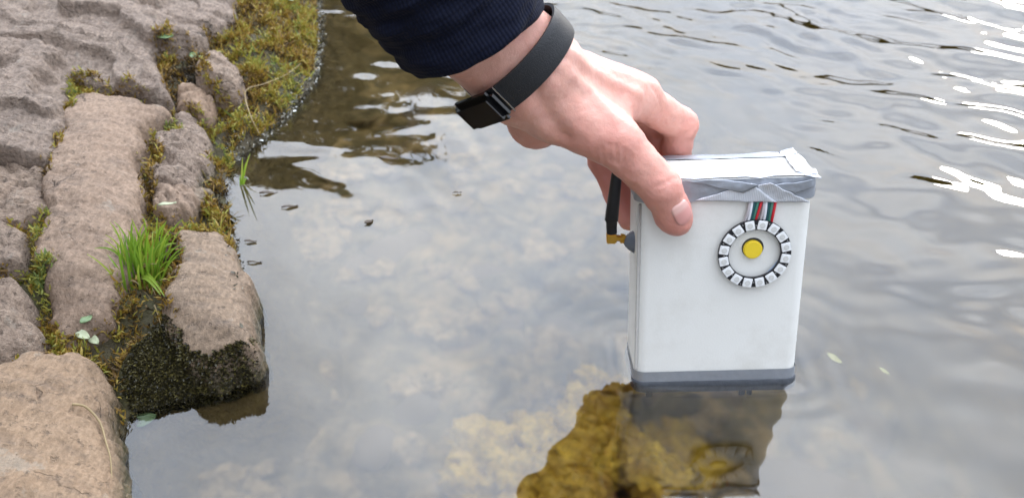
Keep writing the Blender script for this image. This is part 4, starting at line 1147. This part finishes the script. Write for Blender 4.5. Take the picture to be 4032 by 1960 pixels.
V = V + Nn * disp[:, None]
t = NT('skin'); p = t.pos(); f = t.noise(38, 4, 0.6, p); g = t.noise(420, 3, 0.6, p)
at = t.n('ShaderNodeAttribute', attribute_name='flush')
c = t.mix(t.ramp(f, [(0.35, 0), (0.68, 1)]), (0.68, 0.325, 0.25), (0.73, 0.405, 0.32))
c = t.mix(t.math('MULTIPLY', at.outputs['Fac'], 0.9), c, (0.60, 0.225, 0.18))
c = t.mix(t.math('MULTIPLY', t.ramp(t.noise(150, 3, 0.6, p), [(0.5, 0), (0.75, 1)]), 0.35), c, (0.55, 0.25, 0.21))
sk = t.bsdf(c, 0.46, t.bump(t.math('ADD', g, t.math('MULTIPLY', t.noise(1500, 2, 0.5, p), 0.4)), 0.7, 0.0005))
sk.inputs['Subsurface Weight'].default_value = 0.25; sk.inputs['Subsurface Radius'].default_value = (1.0, 0.35, 0.2); sk.inputs['Subsurface Scale'].default_value = 0.004
M['skin'] = t.m
person = mesh_obj('person', V, Fc, M['skin'])
tag(person, 'person in a navy sleeve reaching down, gripping the white box between thumb and fingers', 'person')
fl = np.zeros(len(V))
for k, s, w in (('t_ip', .018, .8), ('t_tip', .02, 1.0), ('t_mcp', .022, .7), ('i_pip', .017, .8), ('m_pip', .02, .8), ('l_pip', .05, 1.1), ('r_dip', .04, .9), ('l_dip', .04, 1.0), ('i_dip', .03, .9), ('hyp', .02, .5)):
    fl = np.maximum(fl, w * np.exp(-(np.linalg.norm(V - np.array(J[k][:]), axis=1) / s) ** 2))
add_attr(person, 'flush', np.clip(fl, 0, 1))
# thumbnail: a curved plate on the skin
t = NT('fingernail'); p = t.obj(); sx = t.n('ShaderNodeSeparateXYZ'); t.l(p, sx.inputs[0])
c = t.mix(t.ramp(t.math('MULTIPLY', sx.outputs['Y'], 60.0), [(0.05, 0), (0.2, 1)]), (0.62, 0.29, 0.255), (0.68, 0.40, 0.345))
t.bsdf(c, 0.28, t.bump(t.noise(300, 2, 0.5, p), 0.2, 0.0003)); M['nail'] = t.m
nail_c = Vector(skin_pt(2690, 838)[:])
_e = 0.001
def gradm(Q):
    g = np.stack([hand_sdf(Q + _e * np.eye(3)[i]) - hand_sdf(Q - _e * np.eye(3)[i]) for i in range(3)], -1)
    return g / (np.linalg.norm(g, axis=1)[:, None] + 1e-12)
def gradn(c): return Vector(gradm(np.array(c[:])[None])[0])
nN = gradn(nail_c)
th_ax = (J['t_ip'] - J['t_tip']).normalized(); nY = (th_ax - nN * th_ax.dot(nN)).normalized(); nX = nY.cross(nN).normalized()
NW, NL = 0.0072, 0.0074
n1_, n2_ = 17, 15
uu, ww_ = np.meshgrid(np.linspace(-1, 1, n1_), np.linspace(-1, 1, n2_), indexing='ij'); uu = uu.ravel(); ww_ = ww_.ravel()
nv = np.array(nail_c[:]) + np.outer(uu * NW * (1 - 0.16 * np.abs(ww_) ** 4), nX) + np.outer(ww_ * NL * (1 - 0.22 * np.abs(uu) ** 3), nY)
for _ in range(8): nv = nv - gradm(nv) * (hand_sdf(nv) * 0.9)[:, None]
ed = np.maximum(np.abs(uu), np.abs(ww_))
nv = nv + gradm(nv) * (0.0009 - 0.0012 * np.clip(ed - 0.84, 0, 1) / 0.16 * np.where(ww_ > -0.9, 1, 0.3))[:, None]
nv = [Vector(q) for q in nv]
nmw = Matrix((nX.to_4d(), nY.to_4d(), nN.to_4d(), (0, 0, 0, 1))).transposed()
for i in range(3): nmw[i][3] = nail_c[i]
nmw[3] = (0, 0, 0, 1)
for r_ in range(3):
    for c_, v_ in enumerate((nX, nY, nN)): nmw[r_][c_] = v_[r_]
nmi = nmw.inverted()
nail = mesh_obj('fingernail', [nmi @ q for q in nv], [tuple(int(x) for x in f_) for f_ in grid_faces(n1_, n2_)], M['nail'], person)
nail.matrix_local = nmw
# ------------------------------------------------------------------ navy sleeve
def frame_at(s):  # s metres up the arm from the wrist
    c = J['wrist'] + (J['fore'] - J['wrist']).normalized() * 0
    return None
t = NT('navy_knit'); at = t.n('ShaderNodeAttribute', attribute_name='around'); al_ = t.n('ShaderNodeAttribute', attribute_name='along')
w1 = t.math('SINE', t.math('MULTIPLY', al_.outputs['Fac'], 6.28318 / 0.0021)); w2 = t.math('SINE', t.math('MULTIPLY', at.outputs['Fac'], 6.28318 / 0.0022))
h_ = t.math('ADD', t.math('MULTIPLY', w1, 0.35), t.math('MULTIPLY', w2, 0.5))
f = t.noise(60, 5, 0.6, t.pos())
c = t.mix(t.ramp(h_, [(0.0, 0), (1.0, 1)]), (0.0035, 0.005, 0.015), (0.006, 0.009, 0.026))
pr = t.bsdf(c, 0.85, t.bump(t.math('ADD', h_, t.math('MULTIPLY', f, 1.5)), 0.4, 0.0005)); pr.inputs['Specular IOR Level'].default_value = 0.2
M['navy'] = t.m
def loft(rings, closed_end=False):
    V = np.vstack(rings); n = len(rings[0]); Fc = []
    for k in range(len(rings) - 1):
        i = np.arange(n); j = (i + 1) % n
        Fc.append(np.stack([k * n + i, k * n + j, (k + 1) * n + j, (k + 1) * n + i], -1))
    return V, np.vstack(Fc)
def sleeve():
    # centre line and half width in the picture, half thickness along the view
    keys = [(-0.004, (1897, 172, -.027), 276, .036), (0.0, (1888, 162, -.028), 288, .038), (0.012, (1873, 138, -.029), 296, .040), (0.05, (1790, 5, -.034), 330, .046), (0.085, (1690, -150, -.040), 350, .049),
            (0.14, (1510, -420, -.048), 362, .050), (0.22, (1180, -860, -.058), 380, .054)]
    S = np.array([k[0] for k in keys] + [0.26, 0.34, 0.42, 0.54]); C = np.array([PB(*k[1])[:] for k in keys] + [(-0.175, 0.600, 0.405), (-0.26, 0.605, 0.45), (-0.34, 0.605, 0.485), (-0.46, 0.600, 0.525)])
    HW = np.array([k[2] for k in keys], float); HT = np.array([k[3] for k in keys] + [.058, .062, .066, .08])
    dep = (C[:len(HW)] - np.array(CAM_O[:])) @ np.array(CAM_F[:]); HWm = np.concatenate([HW * dep / F_PX, [.060, .064, .07, .085]])
    cuffdir = np.array((CAM_R * 0.866 + CAM_U * 0.50)[:])
    n = 160; ss = np.concatenate([np.linspace(-0.004, 0.10, 66), np.linspace(0.105, 0.54, 50)])
    rings = []; aro = []; alo = []
    cuts = np.array(w_side[:]); cn = np.array(w_nrm[:])
    Cs = np.stack([np.interp(ss, S, C[:, k]) for k in range(3)], -1)
    for _ in range(6): Cs[1:-1] = (Cs[:-2] + 2 * Cs[1:-1] + Cs[2:]) / 4
    length = 0
    for k, s in enumerate(ss):
        tg = Cs[min(k + 1, len(ss) - 1)] - Cs[max(k - 1, 0)]; tg /= np.linalg.norm(tg)
        if s < 0.03: tg = np.array((-CAM_R * 0.5 + CAM_U * 0.866).normalized()[:])
        if k: length += np.linalg.norm(Cs[k] - Cs[k - 1])
        a1 = cuffdir - tg * (cuffdir @ tg); a1 /= np.linalg.norm(a1); a2 = np.cross(tg, a1); a2 = a2 if a2 @ cn > 0 else -a2
        hw, ht = np.interp(s, S, HWm), np.interp(s, S, HT)
        th = np.linspace(0, 6.28318, n, endpoint=False)
        q = Cs[k] + np.outer(np.cos(th) * hw, a1) + np.outer(np.sin(th) * ht, a2)
        q = q - np.outer(np.sin(th), tg) * (0.014 * (1 - smoothstep(0.0, 0.07, s)))
        wr = 0.0045 * smoothstep(0.01, 0.07, s) * fbm(q * np.array([1, 1, 1]) + tg * s * 2, 22, 3, 700) + 0.0012 * fbm(q, 60, 2, 702)
        rad = (q - Cs[k]); rad /= np.linalg.norm(rad, axis=1)[:, None]
        q = q + rad * wr[:, None]
        if k < 3: q = q - rad * (0.0016, 0.0006, 0.0001)[k]
        rings.append(q); aro.append(th * 0.045); alo.append(np.full(n, length))
    inner = [rings[0] * 1.0, None]
    r0 = rings[0]; c0 = Cs[0]; back = []
    for k, (sh, up_) in enumerate(((0.9, 0.002), (0.86, 0.012), (0.8, 0.04))):
        back.append(c0 + (r0 - c0) * sh + np.array(arm_ax[:]) * up_)
    rings = back[::-1] + rings
    aro = [aro[0]] * 3 + aro; alo = [alo[0]] * 3 + alo
    V, Fc = loft(rings)
    o = mesh_obj('sleeve', V, Fc, M['navy'], person)
    add_attr(o, 'around', np.concatenate(aro)); add_attr(o, 'along', np.concatenate(alo)); o['label'] = 'navy knitted sleeve cuff'
    return Cs[-1]
shoulder = Vector(sleeve())
# rest of the crouching figure, above the picture
t = NT('dark_trousers'); f = t.noise(120, 4, 0.6, t.pos()); t.bsdf(t.mix(f, (0.012, 0.012, 0.014), (0.035, 0.034, 0.036)), 0.85, t.bump(f, 0.4, 0.004)); M['trousers'] = t.m
sh = shoulder; other = sh + Vector((-0.10, -0.38, 0.02)); chest = (sh + other) / 2 + Vector((-0.14, 0.0, -0.06)); pelvis = chest + Vector((-0.40, 0.0, -0.16)); neck = (sh + other) / 2 + Vector((0.0, 0, 0.07)); head = neck + Vector((0.07, 0.0, 0.13))
elb2 = other + Vector((-0.06, -0.12, -0.24)); wri2 = other + Vector((0.10, 0.0, -0.34))
ground = float(ztop(shore_d(np.array([[pelvis.x, pelvis.y]]))[0]))
def jacket(P):
    d_ = cone_d(P, chest, pelvis, 0.15, 0.145)
    d_ = smin(d_, cone_d(P, sh, other, 0.088, 0.088), 0.08)
    d_ = smin(d_, chain(P, [other, elb2, wri2], [0.07, 0.052, 0.044], 0.03), 0.04)
    d_ = smin(d_, cone_d(P, (sh + other) / 2, neck, 0.10, 0.07), 0.05)
    return d_ + 0.008 * fbm(P, 9, 2, 720)
pp = np.array([q[:] for q in (chest, pelvis, sh, other, neck, elb2, wri2)])
V, Fc = surface_nets(jacket, pp.min(0) - 0.19, pp.max(0) + 0.17, 0.014)
mesh_obj('jacket', V, Fc, M['navy'], person)
knee1 = pelvis + Vector((0.34, -0.16, 0.02)); foot1 = Vector((pelvis.x + 0.12, pelvis.y - 0.17, ground + 0.06)); knee2 = pelvis + Vector((0.30, 0.20, 0.04)); foot2 = Vector((pelvis.x + 0.08, pelvis.y + 0.22, ground + 0.06))
def legs(P):
    d_ = chain(P, [pelvis + Vector((0, -.08, 0)), knee1, foot1], [0.115, 0.075, 0.05], 0.03)
    d_ = smin(d_, chain(P, [pelvis + Vector((0, .08, 0)), knee2, foot2], [0.115, 0.075, 0.05], 0.03), 0.04)
    d_ = smin(d_, chain(P, [foot1, foot1 + Vector((0.17, 0, -0.02))], [0.05, 0.042], 0.02), 0.02)
    d_ = smin(d_, chain(P, [foot2, foot2 + Vector((0.17, 0, -0.02))], [0.05, 0.042], 0.02), 0.02)
    return d_
pp = np.array([q[:] for q in (pelvis, knee1, foot1, knee2, foot2)])
V, Fc = surface_nets(legs, pp.min(0) - 0.22, pp.max(0) + 0.22, 0.014)
mesh_obj('trousers', V, Fc, M['trousers'], person)
fwd = Vector((0.85, 0.1, -0.45)).normalized(); hs = Vector((0, 0, 1)).cross(fwd).normalized(); hu = fwd.cross(hs)
def headf(P):
    d_ = ell_d(P, head, (hs, hu, fwd), (0.076, 0.112, 0.094))
    d_ = smin(d_, ell_d(P, head - hu * 0.075 + fwd * 0.03, (hs, hu, fwd), (0.05, 0.045, 0.06)), 0.03)
    d_ = smin(d_, cone_d(P, head - hu * 0.02 + fwd * 0.10, head + hu * 0.02 + fwd * 0.088, 0.014, 0.008), 0.012)
    for s in (-1, 1):
        d_ = smin(d_, ell_d(P, head + hs * 0.078 * s - hu * 0.01, (hs, hu, fwd), (0.008, 0.03, 0.018)), 0.006)
        d_ = -smin(-d_, np.linalg.norm(P - np.array((head + hs * 0.031 * s + hu * 0.012 + fwd * 0.098)[:]), axis=1) - 0.012, 0.008)
    d_ = smin(d_, cone_d(P, neck - Vector((0, 0, 0.04)), head - hu * 0.05, 0.058, 0.055), 0.03)
    return d_
V, Fc = surface_nets(headf, np.array(head[:]) - 0.2, np.array(head[:]) + 0.16, 0.007)
ho = mesh_obj('head', V, Fc, M['skin'], person)
M['hair'] = simple('brown_hair', (0.035, 0.022, 0.013), 0.6, 60, 0.5, 0.006, 300)
V, Fc = surface_nets(lambda P: np.maximum(ell_d(P, head + hu * 0.012 - fwd * 0.006, (hs, hu, fwd), (0.084, 0.112, 0.098)) + 0.003 * fbm(P, 60, 3, 730), -((P - np.array(head[:])) @ np.array((hu * 0.8 - fwd).normalized()[:]) + 0.02)),
                    np.array(head[:]) - 0.16, np.array(head[:]) + 0.16, 0.006)
mesh_obj('hair', V, Fc, M['hair'], ho)

# ------------------------------------------------------------------ wrist band
M['strap'] = simple('dark_rubber_strap', (0.009, 0.009, 0.011), 0.5, 900, 0.1, 0.0003, 1200)
M['case'] = simple('watch_case', (0.006, 0.006, 0.007), 0.16, 200, 0.2)
M['steel'] = simple('steel_edge', (0.6, 0.6, 0.62), 0.2, 200, 0.1, Metallic=1.0)
watch_c = PB(2030, 245, -.0175)
wm = Matrix.Identity(4)
for r_ in range(3):
    wm[r_][0] = w_side[r_]; wm[r_][1] = w_nrm[r_]; wm[r_][2] = arm_ax[r_]; wm[r_][3] = watch_c[r_]
if wm.to_3x3().determinant() < 0:
    for r_ in range(3): wm[r_][2] = -arm_ax[r_]
watch = empty('wrist_watch', wm)
tag(watch, 'black rubber wrist watch with a glossy rectangular case worn below the navy cuff', 'watch')
RW, RT = 0.0335, 0.0245
def wp(a, g=0.0): 
    return np.array([(RW + g) * math.cos(a), (RT + g) * math.sin(a)])
def strap_mesh(a0, a1, half, g0, g1, mat, name, n=60, parent=watch, nw=9):
    V = []; Fc = []
    for i in range(n + 1):
        a = a0 + (a1 - a0) * i / n
        prof = []
        for j in range(nw):
            u = j / (nw - 1) * 2 - 1
            prof.append((u * half, g1 - 0.0006 * abs(u) ** 6))
        for j in range(nw - 1, -1, -1):
            u = j / (nw - 1) * 2 - 1
            prof.append((u * half * 0.98, g0))
        for z, g in prof: x, y = wp(a, g); V.append((x, y, z))
    m_ = 2 * nw
    for i in range(n):
        for j in range(m_): k = (j + 1) % m_; Fc.append((i * m_ + j, i * m_ + k, i * m_ + m_ + k, i * m_ + m_ + j))
    Fc.append(tuple(range(m_))); Fc.append(tuple(n * m_ + j for j in range(m_ - 1, -1, -1)))
    return autosmooth(mesh_obj(name, V, Fc, M[mat], parent), 40)
strap = strap_mesh(-R(150), R(140), 0.0086, 0.0002, 0.0024, 'strap', 'strap')
# slots
for a in (R(88), R(96), R(104), R(112)):
    n = 12; V = []
    for i in range(n):
        b = 6.28318 * i / n; x, y = wp(a + 0.028 * math.cos(b), 0.00245); V.append((x, y, 0.0024 * math.sin(b)))
    x, y = wp(a, 0.0012); V.append((x, y, 0))
    mesh_obj('slot', V, [(i, (i + 1) % n, n) for i in range(n)], M['case'], strap)
# case on the lower side of the wrist
ang = R(147)
bm = bmesh.new(); bmesh.ops.create_cube(bm, size=1.0, matrix=Matrix.Diagonal((0.0078, 0.031, 0.0205, 1)))
bmesh.ops.bevel(bm, geom=list(bm.edges), offset=0.003, segments=4, affect='EDGES')
case = autosmooth(bm_obj('watch_case', bm, M['case'], watch), 35)
x, y = wp(ang, 0.0030); case.location = (x, y, 0); case.rotation_euler = (0, 0, math.atan2(math.sin(ang) * RW, math.cos(ang) * RT))
bm = bmesh.new(); bmesh.ops.create_cube(bm, size=1.0, matrix=Matrix.Diagonal((0.0018, 0.0008, 0.0192, 1)))
bmesh.ops.bevel(bm, geom=list(bm.edges), offset=0.0003, segments=2, affect='EDGES')
st = bm_obj('buckle_bar', bm, M['steel'], watch); x, y = wp(R(119), 0.0028); st.location = (x, y, 0); st.rotation_euler = (0, 0, math.atan2(math.sin(R(117)) * RW, math.cos(R(117)) * RT))

# ------------------------------------------------------------------ shrub on the bank beyond the picture, far wood
def leaf_cloud(name, parent, P, size, tint_lo, tint_hi, mat, seed):
    rng = np.random.default_rng(seed)
    V, Fc, T = strands(P, rand_dirs(len(P), 0.2, rng), size, size * 0.5, tint_lo + (tint_hi - tint_lo) * rng.random(len(P)), 0.6, 3, seed)
    o = mesh_obj(name, V, Fc, mat, parent, False); add_attr(o, 'tint', T); return o
M['shrub'] = tint_material('shrub_leaves', [(0.0, (0.018, 0.026, 0.008)), (0.6, (0.045, 0.055, 0.016)), (1.0, (0.08, 0.075, 0.022))], 0.6, 0.3)
M['bark'] = simple('bark', (0.06, 0.045, 0.03), 0.9, 60, 0.4, 0.004)
sb = Vector((-0.92, 2.7, 0.1))
shrub = empty('shrub', Matrix.Translation(sb)); tag(shrub, 'dense dark green shrub overhanging the water beyond the mossy bank', 'shrub')
rng = np.random.default_rng(77)
q = rng.normal(size=(26000, 3)); q /= np.linalg.norm(q, axis=1)[:, None]; q *= (rng.random((26000, 1)) ** 0.45)
q = q * np.array([0.78, 0.50, 0.52]) + np.array([0.16, 0.1, 0.40])
q = q * (1 + 0.25 * fbm(q, 3.0, 3, 780)[:, None]); q = q[q[:, 2] > -0.05]
leaf_cloud('crown', shrub, q, 0.045, 0, 1, M['shrub'], 9)
for k in range(7):
    a = k * 0.9; e_ = Vector((0.22 + 0.4 * math.cos(a), 0.1 + 0.35 * math.sin(a), 0.5 + 0.06 * k))
    tube([(0.05 * math.cos(a), 0.05 * math.sin(a), -0.05), (0.15 * math.cos(a) + .05, 0.12 * math.sin(a), 0.2), tuple(e_)], [0.018, 0.012, 0.005], M['bark'], 'stem', shrub, 8)
rng = np.random.default_rng(78); n = 9000
ang_ = rng.uniform(-1.1, 1.1, n); hgt = 5.5 + 3.0 * pnoise(np.stack([ang_ * 9, np.zeros(n), np.zeros(n)], -1), 3); rad = 50 + rng.normal(0, 1.6, n)
P = np.stack([rad * np.sin(ang_), rad * np.cos(ang_), np.maximum(0.2, hgt * rng.random(n) ** 0.7)], -1)
V, Fc, T = strands(P, rand_dirs(n, 0.2, rng), 1.1, 0.9, rng.random(n), 0.6, 3, 10)
wood = mesh_obj('far_wood', V, Fc, M['shrub'], None, False); add_attr(wood, 'tint', T); tag(wood, 'dark wood on the far shore of the lake', 'wood', None, 'stuff')
a_ = np.linspace(-1.2, 1.2, 60)
fv = np.vstack([np.stack([r_ * np.sin(a_), r_ * np.cos(a_), np.full(60, z)], -1) for r_, z in ((46, -0.6), (47.5, 0.25), (90, 3.0))])
fb = mesh_obj('far_shore', fv, np.vstack([np.stack([k * 60 + np.arange(59), k * 60 + np.arange(1, 60), (k + 1) * 60 + np.arange(1, 60), (k + 1) * 60 + np.arange(59)], -1) for k in range(2)]), M['soil']); tag(fb, 'low far shore of the lake', None, None, 'structure')
